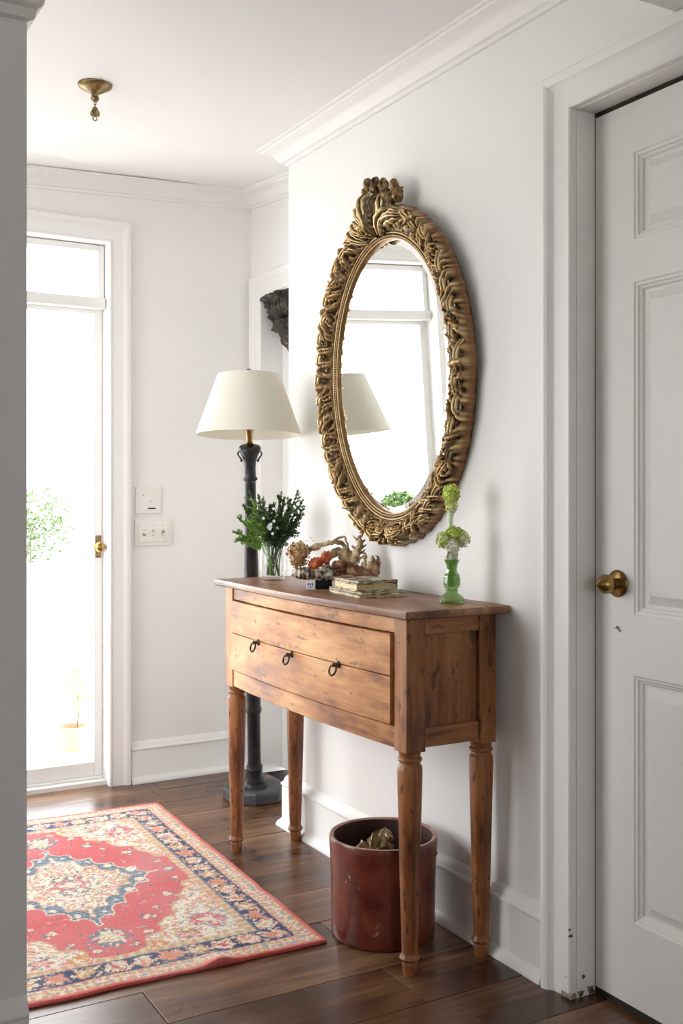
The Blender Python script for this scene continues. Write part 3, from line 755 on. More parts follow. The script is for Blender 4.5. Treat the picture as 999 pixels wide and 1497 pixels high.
# ------------------------------------------------------------------ lamp
B = Vector((.043,3.664,0)); T = Vector((-.172,3.245,1.316))
lp = thing('floor_lamp', 'tall dark iron column lamp with a cream empire shade, leaning behind the console table', 'lamp', B)
mb = MB().lathe([(0,0),(.118,0),(.122,.006),(.122,.040),(.116,.046),(.10,.048),(0,.049)], 8, Matrix.Rotation(R(22),4,'Z'))
mb.build('base', M['ironbase'], lp, bevel=.004)
ax = (T-B); Lp = ax.length; q = Vector((0,0,1)).rotation_difference(ax.normalized())
pp = [(0,.03),(.052,.035),(.054,.05),(.046,.056),(.044,.062),(.047,.067),(.040,.073),(.036,.080),(.038,.085),(.034,.092),(.031,.11),(.029,.13),(.031,.136),(.027,.142),(.0245,.16),(.0245,.36),(.0285,.368),(.030,.376),(.0265,.386),(.0265,.42),(.0275,.6),(.028,.7),(.0275,.80),(.025,.92),(.0215,1.05),(.0195,1.16),(.0188,1.235),(.0200,1.240),(.0255,1.246),(.0225,1.252),(.0195,1.256),(.0190,1.285),(.021,1.305),(.027,1.325),(.036,1.345),(.038,1.352),(.034,1.358),(.012,1.360),(0,1.360)]
k_ = Lp/1.36
o = MB().lathe([(r,z*k_) for r,z in pp], 28).build('pole', M['iron'], lp, smooth=True, angle=50)
o.rotation_mode = 'QUATERNION'; o.rotation_quaternion = q
# small scroll drops at the capital
for s_ in (-1,1):
    mb = MB(); c = T-B+Vector((cos(YAW)*s_*.034, -sin(YAW)*s_*.034, -.03))
    pts = [c+Vector((cos(YAW)*s_*.006*sin(i*.8), -sin(YAW)*s_*.006*sin(i*.8), .014-.0055*i)) for i in range(7)]
    mb.tube(pts,[.002,.003,.003,.0028,.0028,.0032,.0025],8)
    mb.blob(pts[-1],.0045,n=8,mm=6); mb.build('scroll_hook', M['bronze'], lp, smooth='all')
SC = Vector((-.200,3.192,0)) - B
TT = T-B
MB().tube([TT+Vector((0,0,-.004)),TT+Vector((-.003,-.006,.02)),TT*0+Vector((SC.x*.6+TT.x*.4,SC.y*.6+TT.y*.4,1.365)),Vector((SC.x*.8+TT.x*.2,SC.y*.8+TT.y*.2,1.40))],[.013,.010,.012,.011],14).build('socket', M['brass'], lp, smooth='all')
hp = Vector((SC.x*.75+TT.x*.25,SC.y*.75+TT.y*.25,1.365))
for s_ in (-1,1):
    rx, ry = cos(YAW)*s_, -sin(YAW)*s_
    MB().tube([hp+Vector((rx*.012,ry*.012,0)),hp+Vector((rx*.04,ry*.04,.05)),Vector((SC.x+rx*.045,SC.y+ry*.045,1.48)),Vector((SC.x+rx*.015,SC.y+ry*.015,1.552)),Vector((SC.x,SC.y,1.556))],.0018,6).build('harp', M['chrome'], lp, smooth='all')
Rv = Vector((cos(YAW),-sin(YAW),0))
r0, r1, z0, z1 = .1727, .104, 1.349, 1.548
shd = MB().lathe([(r0,z0),(r0-.001,z0+.008),(r1+.001,z1-.006),(r1,z1),(r1-.002,z1),(r1-.002,z1-.006),(r0-.0035,z0+.008),(r0-.0025,z0),(r0,z0)], 72, cap=False).build('lamp_shade', M['shade'], lp, smooth=True)
shd.matrix_local = Matrix.Translation((SC.x,SC.y,1.36)) @ Matrix.Rotation(R(-2.6),4,Rv) @ Matrix.Translation((0,0,-1.36))
mb = MB()
for k in range(3):
    a = k*2*pi/3+.4; mb.tube([(0,0,1.545),(r1*cos(a)*.99,r1*sin(a)*.99,1.543)],.0014,6)
mb.build('spider', M['chrome'], shd)
o = MB().lathe([(0,1.548),(.006,1.548),(.004,1.556),(.009,1.560),(.009,1.564),(.003,1.568),(0,1.568)],16).build('finial', M['iron'], lp, smooth=True); o.location = (SC.x,SC.y,0)

# ------------------------------------------------------------------ mirror
GA, GB = .298, .392     # glass half axes (y, z)
OA, OB = .392, .487
mr = thing('wall_mirror', 'oval mirror in carved gilt frame with leafy crest above the console table', 'mirror', (-.010,2.590,1.492))
mr.rotation_euler = (0, R(-2.0), 0)
# local frame of mirror: +u = -Y (toward camera / right in photo), v = Z, n = -X
def ell(t, a, b): return (a*cos(t), b*sin(t))
def M3(u, v, n): return Vector((-n, -u, v))
# glass with bevel
mb = MB(); N_ = 96; rings = [(1.0,.0160),(.93,.0200),(.0,.0200)]
vs = []; fs = []
for s_, n_ in rings[:2]:
    for i in range(N_):
        u, v = ell(2*pi*i/N_, GA*s_ if s_==1 else GA-.016, GB*s_ if s_==1 else GB-.016); vs.append(M3(u,v,n_))
for i in range(N_): j=(i+1)%N_; fs.append((i,j,N_+j,N_+i))
fs.append(tuple(N_+i for i in range(N_)))
mb.add(vs,fs); mb.build('mirror_glass', M['mirror'], mr)
# carved frame
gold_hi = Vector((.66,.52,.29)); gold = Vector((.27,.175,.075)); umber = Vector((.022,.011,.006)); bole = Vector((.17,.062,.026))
def smooth_(e0,e1,x): t=min(max((x-e0)/(e1-e0),0),1); return t*t*(3-2*t)
NT, NS = 1500, 64
vs = []; cols = []
NU = 13
per_arr = []
def arcfrac():
    # arc-length parameter of the ellipse
    acc = [0]; pr = None
    for i in range(NT+1):
        t = 2*pi*i/NT; p = Vector((.34*cos(t), .44*sin(t)))
        if pr is not None: acc.append(acc[-1]+(p-pr).length)
        pr = p
    return [a/acc[-1] for a in acc]
AF = arcfrac()
def frame_h(t, af, s):
    """height above wall at fraction s (0 glass side .. 1 outer); returns height, cavity 0..1, radial extra"""
    # base profile
    if s < .05: return .014+ (s/.05)*.010, .55, 0
    if s < .10: return .024+.002*sin((s-.05)/.05*pi), .2, 0
    if s < .19:
        ph = af*2*pi*150; c = abs(sin(ph/1.0)); q = sin((s-.10)/.09*pi)
        return .025+.0050*q*(.35+.65*c), 1-.95*q*c, 0
    if s < .27:
        q = sin((s-.19)/.08*pi); return .027+.004*q, .55-.5*q, 0
    w = (s-.27)/.73
    dome = .026+.030*sin(pi*min(w*.86,1)**.85)**.7 if w < 1 else .012
    if w > .94: dome = dome*(1-(w-.94)/.06)+.010*(w-.94)/.06
    # side symmetric coordinate: 0 at top, 1 at bottom
    a2 = (af-.25) % 1.0; side = 1 if a2 < .5 else -1; g = a2/.5 if a2 < .5 else (1-a2)/.5   # 0 top -> 1 bottom
    q = g*NU; k = int(q); x = q-k
    jit = noise.noise(Vector((k*3.7,side*2.1,.5)))
    # C scroll arcs alternate
    cy = (.25+.2*jit) if k % 2 == 0 else (.72+.15*jit)
    cx = .30+.15*jit
    asp = .80
    d = sqrt(((x-cx)*asp)**2+((w-cy)*1.0)**2); an = math.atan2(w-cy, (x-cx)*asp)
    spiral = d/.125 + an/(2*pi)*(1 if k % 2 == 0 else -1)
    rid = .5+.5*cos(2*pi*spiral)
    fade = smooth_(.62,.30,d)*(1 if k % 3 == 0 else .22)
    leaf = .5+.5*cos(2*pi*(x*2.2+(w-.5)*(1.5 if k%2==0 else -1.5)+.3*sin(w*5+k)))
    leaf = leaf**.8
    nz = noise.fractal(Vector((af*70,s*7,2.0)),1,2,3)
    h = fade*rid + (1-fade)*leaf
    # side clasps (left and right middle)
    cl = exp(-((abs(g-.49))/.035)**2)
    h = h*(1-cl) + cl*(.5+.5*cos(g*2*pi*30))
    env = smooth_(0,.12,w)*smooth_(1.0,.93,w)
    edgegap = exp(-((x-.0)/.05)**2)+exp(-((x-1.0)/.05)**2)
    h = h*(1-.75*edgegap*(1-cl))
    vein = cos(2*pi*(x*6.5+(w-.5)*(3.2 if k%2==0 else -3.2)+.5*sin(w*4+k)))
    h = h*(.80+.20*vein*(1-cl))
    hh = dome + env*(.020*(h-.45)+.006*nz+cl*.004)
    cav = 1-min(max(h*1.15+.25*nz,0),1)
    ro = .005*(h-.4)*smooth_(.5,.9,w)+.002*nz*smooth_(.5,.9,w)+cl*.006*w
    if w > .97: cav = .72
    return hh, cav*env+(1-env)*.35, ro
for i in range(NT):
    t = 2*pi*i/NT; af = AF[i]
    for j in range(NS+2):
        if j == NS+1:
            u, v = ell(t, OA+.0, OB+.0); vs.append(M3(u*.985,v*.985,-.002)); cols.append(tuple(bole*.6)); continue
        s = j/NS
        if j == 0: h, cav, ro = .012, .6, 0
        else: h, cav, ro = frame_h(t, af, s)
        if j == NS: h = .008
        a_ = GA-.004+(OA-GA+.004)*s; b_ = GB-.004+(OB-GB+.004)*s
        nx, ny = cos(t)/a_, sin(t)/b_; ln = sqrt(nx*nx+ny*ny)
        u, v = ell(t, a_, b_); u += nx/ln*ro; v += ny/ln*ro
        vs.append(M3(u,v,h))
        nz = noise.noise(Vector((u*22,v*22,1)))
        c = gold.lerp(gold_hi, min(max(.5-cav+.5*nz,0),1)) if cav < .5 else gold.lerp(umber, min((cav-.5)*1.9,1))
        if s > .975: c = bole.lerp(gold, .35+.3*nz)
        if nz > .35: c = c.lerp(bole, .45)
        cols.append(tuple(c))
fs = []; W_ = NS+2
for i in range(NT):
    q2 = (i+1)%NT
    for j in range(W_-1): fs.append((i*W_+j,q2*W_+j,q2*W_+j+1,i*W_+j+1))
mb = MB(); mb.add(vs,fs); mb.c = cols
M['gild'] = vcol_mat('aged_gilding', .33, metal=.6, spec=.5, bump=.5, bscale=160)
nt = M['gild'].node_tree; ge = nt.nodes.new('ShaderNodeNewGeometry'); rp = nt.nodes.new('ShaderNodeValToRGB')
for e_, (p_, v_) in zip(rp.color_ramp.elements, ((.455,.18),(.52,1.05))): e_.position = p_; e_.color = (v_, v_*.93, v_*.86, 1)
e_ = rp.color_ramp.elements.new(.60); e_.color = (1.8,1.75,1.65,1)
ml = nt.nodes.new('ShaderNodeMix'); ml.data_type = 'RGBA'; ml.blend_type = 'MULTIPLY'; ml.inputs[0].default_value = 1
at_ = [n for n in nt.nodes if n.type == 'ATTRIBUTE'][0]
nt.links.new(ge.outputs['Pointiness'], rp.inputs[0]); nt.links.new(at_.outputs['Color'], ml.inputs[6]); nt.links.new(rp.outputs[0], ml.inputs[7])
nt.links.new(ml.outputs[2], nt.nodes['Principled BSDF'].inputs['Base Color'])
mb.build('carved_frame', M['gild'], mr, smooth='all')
mb = MB(); vs=[]; 
for s_,n_ in ((.97,-.004),(.97,.006)):
    for i in range(N_): u,v = ell(2*pi*i/N_, OA*s_, OB*s_); vs.append(M3(u,v,n_))
mb.add(vs,[tuple(range(N_)),tuple(N_+i for i in range(N_))]+[(i,(i+1)%N_,N_+(i+1)%N_,N_+i) for i in range(N_)])
mb.build('back_board', M['dark'], mr)
# crest leaves: acanthus leaf as ribbed, lobed curved sheet with thickness
def acanthus(u0, v0, ang, length, width, curl=.6, lift=.03, lobes=5, bend=0.0, n0=.045, taper=1):
    nu, nv = 44, 19; mb = MB(); cols = []
    top = []
    for i in range(nu):
        a = i/(nu-1)
        # centreline curve
        th = ang + bend*a
        # integrate centreline
        cu = cv = 0
        for k in range(i): aa = k/(nu-1); cu += cos(ang+bend*aa)*length/(nu-1); cv += sin(ang+bend*aa)*length/(nu-1)
        prof = (sin(pi*min(a*.93+.07,1))**.6 if taper else 1) * (1-.25*abs(sin(pi*lobes*a)))
        hump = n0 + lift*sin(pi*a*.9) - curl*.03*max(a-.75,0)*4
        for j in range(nv):
            b = j/(nv-1)*2-1
            wv = width*.5*prof*(.45+.55*sin(pi*(.15+.85*a)))*b
            rib = .0055*cos(b*pi*3.2+(a*3*abs(b)))*prof
            n_ = hump - .017*b*b + rib
            uu = u0+cu - sin(th)*wv; vv = v0+cv + cos(th)*wv
            top.append(M3(uu,vv,n_))
            cv_ = .5+.5*cos(b*pi*3.2+(a*3*abs(b)))
            c = umber.lerp(gold_hi, min(max(cv_**1.1*1.0+.08+.22*noise.noise(Vector((uu*50,vv*50,0))),0),1)); cols.append(tuple(c))
    o1 = len(top); bot = [v+Vector((.007,0,0)) for v in top]
    fs = []
    for i in range(nu-1):
        for j in range(nv-1):
            k = i*nv+j; fs.append((k,k+nv,k+nv+1,k+1)); fs.append((o1+k,o1+k+1,o1+k+nv+1,o1+k+nv))
    per = [i*nv for i in range(nu)]+[(nu-1)*nv+j for j in range(1,nv)]+[i*nv+nv-1 for i in range(nu-2,-1,-1)]+[j for j in range(nv-2,0,-1)]
    for q_ in range(len(per)): a_, b_ = per[q_], per[(q_+1)%len(per)]; fs.append((a_,b_,o1+b_,o1+a_))
    mb.add(top+bot, fs); mb.c = cols+[tuple(umber)]*len(bot)
    return mb
CRV = OB
crest = [
 # u, v, angle, length, width, bend, n0
 (-.045,.425,R(98),.125,.050,.0,.050),
 (-.050,.425,R(118),.115,.045,.2,.042),
 (-.040,.425,R(80),.120,.045,-.25,.042),
 (-.055,.420,R(135),.105,.040,.35,.036),
 (-.030,.430,R(66),.105,.042,-.35,.036),
 (-.065,.415,R(160),.095,.036,-.9,.040),
 (-.075,.400,R(172),.105,.036,-1.1,.042),
 (.020,.430,R(75),.105,.050,.5,.034),
 (.035,.435,R(50),.105,.050,.5,.036),
 (.060,.425,R(35),.075,.052,-.6,.040),
 (.005,.405,R(60),.110,.050,-.9,.050),
 (.030,.425,R(20),.120,.050,-.7,.050),
 (-.020,.405,R(100),.090,.040,-.8,.052),
]
for c in crest:
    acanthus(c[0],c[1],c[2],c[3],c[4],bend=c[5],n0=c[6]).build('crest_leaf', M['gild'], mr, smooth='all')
for (u,v,n_,r_) in ((-.070,.545,.045,.010),(-.118,.500,.040,.009),(-.135,.445,.040,.010),(.045,.515,.045,.016),(.090,.500,.035,.018),(-.015,.555,.04,.017),(-.048,.562,.045,.015),(-.03,.55,.038,.014),(.02,.545,.035,.016),(.065,.535,.028,.014)):
    mb = MB().blob(M3(u,v,n_),r_,seed=u*40,amp=.22,n=22,mm=16,sc=(1,.8,1.25)); mb.c = [tuple(gold.lerp(umber,min(max(.45+noise.noise(Vector(v_)*70)*1.3,0),1))) for v_ in mb.v]
    mb.build('crest_bud', M['gild'], mr, smooth='all')
# overlapping leaves laid along the frame
rr = random.Random(11)
for k in range(22):
    for side in (1,-1):
        g = (k+.9)/22.6*pi
        t = pi/2 - side*g*1.0
        a_, b_ = (GA+OA)/2+.023, (GB+OB)/2+.023
        # angle by arc spacing
        uu, vv = a_*cos(t), b_*sin(t)
        tx, ty = -a_*sin(t)*(-side), b_*cos(t)*(-side)
        an = math.atan2(ty, tx) + side*rr.uniform(.15,.5)*(1 if k % 2 else -1)
        ln = rr.uniform(.060,.080)
        acanthus(uu-cos(an)*ln*.5, vv-sin(an)*ln*.5, an, ln, rr.uniform(.024,.032), lobes=3, bend=side*rr.uniform(.3,.8)*(-1 if k%2 else 1), n0=.046, lift=.016, curl=.8).build('frame_leaf', M['gild'], mr, smooth='all')

# ------------------------------------------------------------------ corbel in the closet opening
cb = thing('corbel', 'dark carved wooden corbel mounted high in the recessed doorway', 'corbel', (.315,3.835,1.964))
def corb(u, v):
    th = u*pi   # around front half
    z = -v*.255
    wd = .165*(1-v)**.8*(1+.07*sin(v*22))+.012
    dp = .10*(1-v)**.6*(1+.12*sin(v*26+1))+.012
    x = -dp*sin(th)**.6; y = -wd*cos(th)
    q = 1+.24*noise.fractal(Vector((x*26,y*26,z*24)),1,2,4)+.07*sin(th*11)*(1-v)
    return (min(x*q,0), max(min(y*q,.139),-.2), z)
mb = MB().grid(corb, 60, 60)
mb.add([(0,-.15,0),(0,.14,0),(-.105,.14,0),(-.105,-.14,0),(0,-.15,-.012),(0,.14,-.012),(-.105,.14,-.012),(-.105,-.14,-.012)],[(0,1,2,3),(4,7,6,5),(0,3,7,4),(3,2,6,7),(2,1,5,6)])
mb.build('bracket', M['corbel'], cb, smooth=True, angle=50)
for k in range(6):
    MB().tube([(-.09,-.09+k*.034,-.014),(-.095,-.08+k*.03,-.05),(-.075,-.06+k*.023,-.10)],[.009,.011,.005],8).build('flute', M['corbel'], cb, smooth='all')
for (z_, r_) in ((-.175,.030),(-.195,.034),(-.215,.024)):
    MB().blob((-.02,0,z_),r_,seed=z_*30,amp=.3,sc=(1,1.15,.35),n=16,mm=8).build('collar', M['redbrown'] if r_>.03 else M['corbel'], cb, smooth='all')

# ------------------------------------------------------------------ glass vase with boxwood
VX, VY = -.170, 3.070
va = thing('glass_vase', 'clear round glass vase holding green cuttings, at the left end of the table', 'vase', (VX,VY,TZ))
op = [(0,.0),(.032,.0),(.038,.004),(.043,.020),(.0455,.045),(.045,.070),(.0425,.10),(.0425,.122),(.0435,.128)]
ip = [(.0415,.128),(.0405,.10),(.0425,.070),(.043,.045),(.040,.022),(.034,.012),(0,.010)]
MB().lathe(op+ip, 48, cap=False).build('glass_body', M['glass'], va, smooth='all')
bq = thing('boxwood_bouquet', 'bunch of fine-leaved green cuttings with tiny white blossoms in the clear vase', 'bouquet', (VX,VY,TZ+.012))
rr = random.Random(21)
Rt = Vector((cos(YAW),-sin(YAW),0)); Fw = Vector((sin(YAW),cos(YAW),0))
def sprig(a_, b_, f_, top, seed, m, dens=1.0):
    """a_: sideways reach of tip, f_: depth reach, top: tip height"""
    r_ = random.Random(seed); p0 = Rt*r_.uniform(-.022,.022)+Fw*r_.uniform(-.02,.02)+Vector((0,0,.003))
    p1 = Rt*(a_*.18)+Fw*(f_*.18)+Vector((0,0,.105)); p2 = Rt*(a_*.6)+Fw*f_*.6+Vector((0,0,.105+(top-.105)*.5)); p3 = Rt*a_+Fw*f_+Vector((0,0,top))
    def bz(t): return p0*(1-t)**3+3*p1*t*(1-t)**2+3*p2*t*t*(1-t)+p3*t**3
    mb = MB().tube([bz(i/10) for i in range(11)], [.0018-.0012*i/10 for i in range(11)], 6)
    sid = []
    for k in range(14):
        t = .38+.042*k; c = bz(t); d = (bz(min(t+.03,1))-bz(t-.03)).normalized()
        s_ = (Vector((r_.gauss(0,1),r_.gauss(0,1),r_.gauss(0,.6))).cross(d)).normalized()
        e = c+(d*.6+s_*.7).normalized()*r_.uniform(.015,.036)*(1.1-t*.6); sid.append((c,e)); mb.tube([c,e],[.0008,.0005],4)
    leaves = [(bz(t), (bz(min(t+.02,1.0))-bz(t-.02)).normalized()) for t in [.38+.62*i/(80*dens) for i in range(int(80*dens)+1)]]
    for c, e in sid: leaves += [(c.lerp(e, q/8), (e-c).normalized()) for q in range(1,11)]
    for c, d in leaves:
        for s2 in range(3):
            s_ = (Vector((r_.gauss(0,1),r_.gauss(0,1),r_.gauss(0,1))).cross(d)).normalized()
            l = (d*.7+s_*.9).normalized()*r_.uniform(.004,.0085); wd = l.cross(s_.cross(d)).normalized()*l.length*.28
            n_ = l.cross(wd).normalized()*.0008
            mb.add([c, c+l*.45+wd+n_, c+l, c+l*.45-wd+n_], [(0,1,2),(0,2,3)])
    return mb.build('sprig', m, bq)
sprigs = [(-.112,.0,.01,.142,'leaf2'),(-.100,0,-.02,.178,'leaf2'),(-.088,0,.02,.215,'leaf1'),(-.070,0,.0,.262,'leaf1'),(-.060,0,-.03,.238,'leaf2'),(-.045,0,.02,.248,'leaf1'),(-.030,0,-.02,.225,'leaf1'),(-.012,0,.03,.215,'leaf3'),
 (.004,0,-.01,.222,'leaf3'),(.022,0,.02,.258,'leaf1'),(.034,0,-.02,.240,'leaf3'),(.050,0,.02,.235,'leaf3'),(.072,0,-.01,.262,'leaf1'),(.084,0,.02,.232,'leaf1'),(.088,0,-.02,.205,'leaf3'),(.078,0,.03,.178,'leaf3'),(-.105,0,.0,.122,'leaf2'),
 (.062,0,.0,.160,'leaf3'),(-.060,0,-.05,.170,'leaf2'),(-.030,0,-.06,.185,'leaf1'),(.010,0,-.06,.180,'leaf3'),(.040,0,-.06,.175,'leaf3'),(.0,0,.06,.19,'leaf3'),(-.05,0,.06,.19,'leaf1'),(.05,0,.05,.2,'leaf3'),(.066,0,-.04,.150,'leaf3'),(-.02,0,-.03,.165,'leaf3'),(.025,0,-.03,.16,'leaf3')]
for i, (a_,b_,f_,t_,m) in enumerate(sprigs): sprig(a_*1.12,b_,f_,t_+.014 if t_>.15 else t_,i+40,M[m])
for i in range(12):
    p = Rt*rr.gauss(.0-.004,.013)+Fw*(-.058+rr.uniform(-.01,.01))+Vector((0,0,.158+rr.gauss(0,.016)))
    if i > 9: p = p+Vector((0,0,.035))-Rt*.012
    mb = MB()
    for k in range(5):
        a = k*2*pi/5; d = (Rt*cos(a)+Vector((0,0,1))*sin(a))*.0055; s_ = (Rt*cos(a+1.2)+Vector((0,0,1))*sin(a+1.2))*.003
        mb.add([p, p+d*.6+s_-Fw*.001, p+d-Fw*.003, p+d*.6-s_-Fw*.001],[(0,1,2,3)])
    mb.build('blossom', M['white'], bq)

# ------------------------------------------------------------------ shell and driftwood arrangement. local x = photo right, y = depth, z up, unit 2 mm per photo pixel
px = 3.09/1550
def L3(p, q, d=0): return Vector(((p-487)*px, d, (858-q)*px))
ar = thing('driftwood_centrepiece', 'gnarled shell and driftwood piece with curling tan arms, between vase and books', 'ornament', (-.150,2.715,TZ), -YAW)
# dish: ridged elongated shell
def dish(u, v):
    a = u*2*pi; th = v*pi
    x = cos(th); rr_ = sin(th)**.8
    ridg = 1+.07*cos(x*26)
    p = Vector((x*.052, cos(a)*rr_*.040*ridg, sin(a)*rr_*.019*ridg))
    return tuple(p+L3(452,836)+Vector((0,0,.002*noise.noise(p*60))))
MB().grid(dish, 40, 60, closeu=True).build('shell_dish', M['shellgrey'], ar, smooth='all')
MB().blob(L3(480,836,-.008),.026,seed=2,amp=.45,freq=2.5,n=32,mm=20,sc=(1.0,.9,.85)).build('ridged_shell', M['shellgrey'], ar, smooth='all')
MB().blob(L3(497,839,-.004),.022,seed=9,amp=.4,freq=2,n=28,mm=18,sc=(1.1,.9,.65)).build('root_knob', M['redbrown'], ar, smooth='all')
def limb(pts, rads, seed, m, name, amp=.3, n=14, sub=6):
    P = [L3(*p) for p in pts]; out = []; rd = []
    for i in range(len(P)-1):
        a = P[max(i-1,0)]; b = P[i]; c = P[i+1]; d = P[min(i+2,len(P)-1)]
        for k in range(sub):
            t = k/sub
            out.append(.5*((2*b)+(c-a)*t+(2*a-5*b+4*c-d)*t*t+(3*b-a-3*c+d)*t**3)); rd.append(rads[i]*(1-t)+rads[i+1]*t)
    out.append(P[-1]); rd.append(rads[-1])
    mb = MB().tube(out, rd, n)
    mb.v = [tuple(Vector(v)+Vector((noise.noise(Vector(v)*90+Vector((seed,0,0))),noise.noise(Vector(v)*90+Vector((0,seed,5))),noise.noise(Vector(v)*90+Vector((3,0,seed)))))*amp*.012) for v in mb.v]
    return mb.build(name, m, ar, smooth='all')
limb([(486,842,0),(505,828,.01),(520,833,.0),(535,838,-.01),(548,838,-.01),(551,826,-.01),(552,815,-.01)],[.010,.017,.020,.017,.014,.009,.003],1,M['redbrown'],'root_arm',.6)
limb([(528,838,0),(540,830,.0),(546,818,.0),(544,810,0)],[.014,.014,.008,.002],2,M['tan'],'claw',.6)
limb([(532,836,0),(534,822,.0),(536,812,.0),(532,806,0)],[.009,.006,.004,.0015],5,M['tan'],'claw',.6)
limb([(550,836,0),(554,824,.0),(555,815,.0),(551,809,0)],[.009,.006,.004,.0015],6,M['driftwood'],'claw',.6)
limb([(452,802,.01),(466,796,.0),(480,792,-.005),(494,790,0),(505,796,.01),(512,806,.01)],[.009,.008,.006,.006,.007,.006],3,M['tan'],'arching_arm',.5)
limb([(480,794,.0),(492,786,-.004),(503,782,0),(508,790,.0),(510,799,.0)],[.004,.0035,.003,.003,.003],4,M['driftwood'],'twig',.3)
limb([(484,810,.02),(496,806,.02),(506,812,.015),(516,818,.01),(522,824,.01)],[.008,.016,.020,.017,.012],7,M['tan'],'shell_body',.7)
limb([(506,822,.01),(518,815,.0),(524,803,-.005),(528,790,-.005),(527,780,0)],[.012,.013,.011,.008,.003],8,M['tan'],'spiked_shell',.6)
for i,(p_,q_) in enumerate([(531,812),(533,804),(534,796),(533,788),(530,781),(520,783),(517,797)]):
    limb([(524,q_+3,-.002),(p_,q_,-.002),(p_+ (2 if p_>524 else -2),q_-3,-.002)],[.006,.003,.001],20+i,M['driftwood'],'shell_spike',.25,n=8,sub=3)
limb([(486,826,-.006),(500,822,-.012),(514,823,-.010)],[.010,.012,.006],12,M['redbrown'],'root_knot',.6)
# orange coral chunk resting in it
o = MB().blob(L3(463,821,-.012),.019,seed=5,amp=.5,freq=3.5,n=28,mm=18,sc=(1.15,.8,.8),mtx=Matrix.Rotation(R(-25),3,'Y'))
o.blob(L3(478,812,-.010),.018,seed=8,amp=.5,freq=3.5,n=28,mm=18,sc=(.8,.8,1))
oc = o.build('coral_chunk', M['orange'], smooth='all'); oc.location = ar.location; oc.rotation_euler = ar.rotation_euler
tag(oc, 'lumpy orange-red coral chunk resting in the shell and driftwood piece', 'coral')
# dried flower head
dh = thing('dried_flower_head', 'tan and pink dried flower head leaning over the rim of the shell piece', 'dried flower', ar.location, -YAW)
rr = random.Random(9)
for grp, m in enumerate(('dried','dried2')):
    mb = MB()
    for i in range(230):
        d = Vector((rr.gauss(0,1),rr.gauss(0,1),rr.gauss(0,1))).normalized()
        c = L3(437,808,-.01)+Vector((d.x*.033,d.y*.026,d.z*.038))*rr.uniform(.65,1.05)
        if c.z < .03: c.z = .03+rr.random()*.01
        a = d.orthogonal().normalized(); a.rotate(Matrix.Rotation(rr.uniform(0,6.28),3,d)); b = d.cross(a)
        s_ = rr.uniform(.004,.008)
        mb.add([c-a*s_, c+b*s_*.8+d*.002, c+a*s_+d*.003, c-b*s_*.8],[(0,1,2,3)])
    f = mb.build('petals', M[m], dh); f['kind'] = 'stuff'
MB().blob(L3(437,810,-.008),.022,seed=3,n=16,mm=10).build('flower_core', M['dried'], dh, smooth='all')
limb_ = MB().tube([L3(440,830,0),L3(446,842,.0)],.003,6); limb_.build('stem', M['stem'], dh)
for (p_,q_,w_) in ((455,784,.004),(459,788,.003),(448,788,.003)):
    c = L3(p_,q_,-.01); MB().add([c+Vector((-w_,0,0)),c+Vector((0,0,w_*.5)),c+Vector((w_*1.3,0,.001)),c+Vector((0,.002,-w_*.5))],[(0,1,2,3)]).build('leaf', M['shellgrey'], dh)
# black block and blue card under it
bb = MB(); bb.box(-.024,.024,-.018,.022,0,.024)
o = bb.build('black_box', M['black'], bevel=.001); o.location = Vector(ar.location)+Rt*((474-487)*px)-Fw*.012; o.rotation_euler = (0,0,-YAW+.05)
tag(o, 'small black box propping up the shell and driftwood piece', 'box')
cd = thing('name_card', 'tiny white card with blue print standing at the black box', 'card', Vector(ar.location)+Rt*((455-487)*px)-Fw*.030, -YAW)
MB().box(-.012,.012,0,.002,0,.024).build('card', M['card'], cd)
mb = MB()
for k in range(3): mb.box(-.008+k*.006,-.004+k*.006,-.0006,0,.011,.018)
mb.box(-.008,.007,-.0006,0,.005,.007); mb.build('print', M['ink'], cd)

# ------------------------------------------------------------------ books
def book(name, label, z, lx, ly, h, rz, dx, dy, cov, tilt=0, cth=.0022, loc=(-.160,2.500)):
    t = thing(name, label, 'book', (loc[0]+dx,loc[1]+dy,z), rz, None)
    mb = MB()
    for zz in (0, h-cth): 
        mb.box(-lx/2,lx/2,-ly/2,ly/2,zz,zz+cth)
    mb.build('cover', cov, t, bevel=.0006)
    MB().box(lx/2-cth,lx/2,-ly/2,ly/2,0,h).build('spine', cov, t, bevel=.0006)
    # wavy page block from thin leaves
    npg = max(3, int(h/.0022)); mb = MB(); r_ = random.Random(int(z*1e4))
    for k in range(npg):
        a = cth+(h-2*cth)*k/npg; b = cth+(h-2*cth)*(k+.85)/npg; o_ = r_.uniform(.002,.006)
        mb.box(-lx/2+o_,lx/2-cth,-ly/2+o_,ly/2-o_,a,b)
    mb.build('pages', M['gilt'], t)
    return t
z = TZ
bk = []
def ang(rz): return rz
book('old_book', 'thin mottled book at the bottom of the pile right of the driftwood piece', z, .145,.205,.009, R(-6), .0,.0, M['marble']); z += .009
book('old_book', 'flat mottled book second from the bottom of the pile', z, .140,.196,.007, R(-3), .002,.003, M['marble']); z += .007
book('old_book', 'thick gilt-edged book with peeling pale cover, middle of the pile', z, .122,.165,.020, R(-8), -.003,.008, M['cover'], cth=.003); z += .020
book('old_book', 'worn slim book lying on top of the pile', z, .120,.162,.008, R(-5), -.003,.008, M['marble']); z += .008
o = crumple(7,.016,(1.5,.8,.25),n=16,mm=10).build('bark_piece', M['driftwood']); o.location = (-.19,2.56,z+.0035); tag(o,'small curled scrap lying on the top book','scrap')
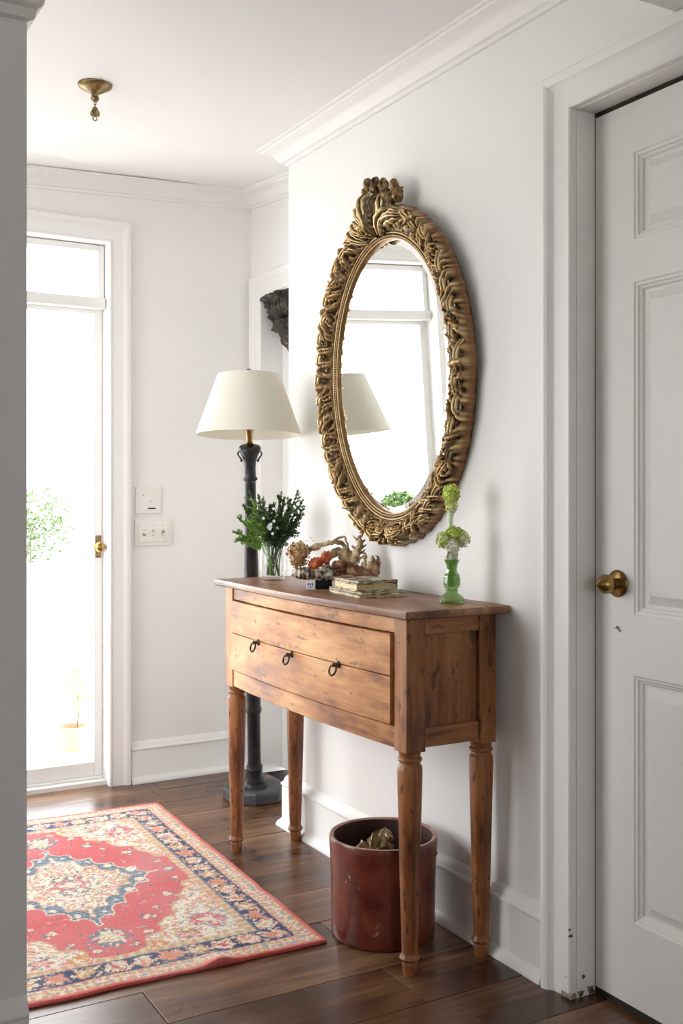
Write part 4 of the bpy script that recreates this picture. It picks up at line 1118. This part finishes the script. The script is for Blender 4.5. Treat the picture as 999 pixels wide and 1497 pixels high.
# ------------------------------------------------------------------ green glass vase with flowers
GX, GY = -.100, y_at(661,-.100)
gv = thing('green_vase', 'green pressed-glass footed vase at the right end of the table', 'vase', (GX,GY,TZ))
go = [(0,0),(.033,0),(.034,.004),(.032,.008),(.0325,.012),(.028,.018),(.019,.024),(.014,.030),(.018,.033),(.014,.037),(.020,.041),(.0215,.050),(.0215,.062),(.019,.070),(.0205,.072),(.015,.077),(.0125,.086),(.014,.096),(.018,.106),(.0205,.110)]
gi = [(.0195,.110),(.016,.103),(.0115,.093),(.010,.086),(.012,.076),(.016,.068),(.018,.058),(.016,.046),(0,.042)]
MB().lathe(go+gi, 16, cap=False).build('glass_body', M['greenglass'], gv, smooth=True, angle=20)
fb = thing('flower_spray', 'lime and cream flower clusters on a tall pale stem in the green vase', 'flowers', (GX,GY,TZ))
def petals(name, c, rad, n, mats, seed, size=(.006,.010)):
    r_ = random.Random(seed)
    for mi, m in enumerate(mats):
        mb = MB()
        for i in range(n):
            d = Vector((r_.gauss(0,1),r_.gauss(0,1),r_.gauss(0,1))).normalized()
            p = Vector(c)+Vector((d.x*rad[0],d.y*rad[1],d.z*rad[2]))*r_.uniform(.72,1.05)
            a = d.orthogonal().normalized(); a.rotate(Matrix.Rotation(r_.uniform(0,6.28),3,d)); b = d.cross(a); s_ = r_.uniform(*size)*.5
            mb.add([p-a*s_,p+b*s_*.8+d*.001,p+a*s_+d*.002,p-b*s_*.8+d*.001,p-d*s_*.6],[(0,1,2,3),(0,4,1),(1,4,2),(2,4,3),(3,4,0)])
        mb.build(name, m, fb, smooth='all')['kind'] = 'stuff'
    MB().blob(c,min(rad)*.8,seed=seed,n=14,mm=10,sc=(rad[0]/min(rad),rad[1]/min(rad),rad[2]/min(rad))).build('flower_core', mats[0], fb, smooth='all')
g1 = Rt*.0
petals('upper_petals', Vector((0,0,.276))-Rt*.002, (.023,.022,.026), 150, (M['lime'],M['lime']), 1, (.005,.009))
petals('upper_petals', Vector((0,0,.247))-Rt*.002, (.017,.016,.022), 90, (M['lime'],M['cream']), 2, (.005,.008))
petals('lower_petals', Rt*-.021+Vector((0,0,.160)), (.020,.018,.022), 90, (M['lime'],M['cream']), 3)
petals('lower_petals', Rt*.006+Vector((0,0,.176)), (.024,.018,.019), 90, (M['lime'],M['lime']), 4)
petals('lower_petals', Rt*.028+Vector((0,0,.163)), (.019,.016,.022), 80, (M['cream'],M['lime']), 5)
petals('lower_petals', Rt*.001-Fw*.012+Vector((0,0,.142)), (.018,.014,.022), 70, (M['cream'],M['cream']), 6)
petals('lower_petals', Vector((0,0,.118)), (.016,.014,.012), 50, (M['cream'],M['palestem']), 7)
MB().tube([(0,0,.05),tuple(Rt*-.003+Vector((0,0,.16))),tuple(Rt*-.004+Vector((0,0,.205))),tuple(Rt*-.002+Vector((0,0,.245)))],[.003,.0055,.007,.010],12).build('stem', M['palestem'], fb, smooth='all')
MB().tube([(0,0,.05),tuple(Rt*.01+Vector((0,0,.12))),tuple(Rt*.02+Vector((0,0,.15)))],.002,8).build('stem', M['palestem'], fb, smooth='all')
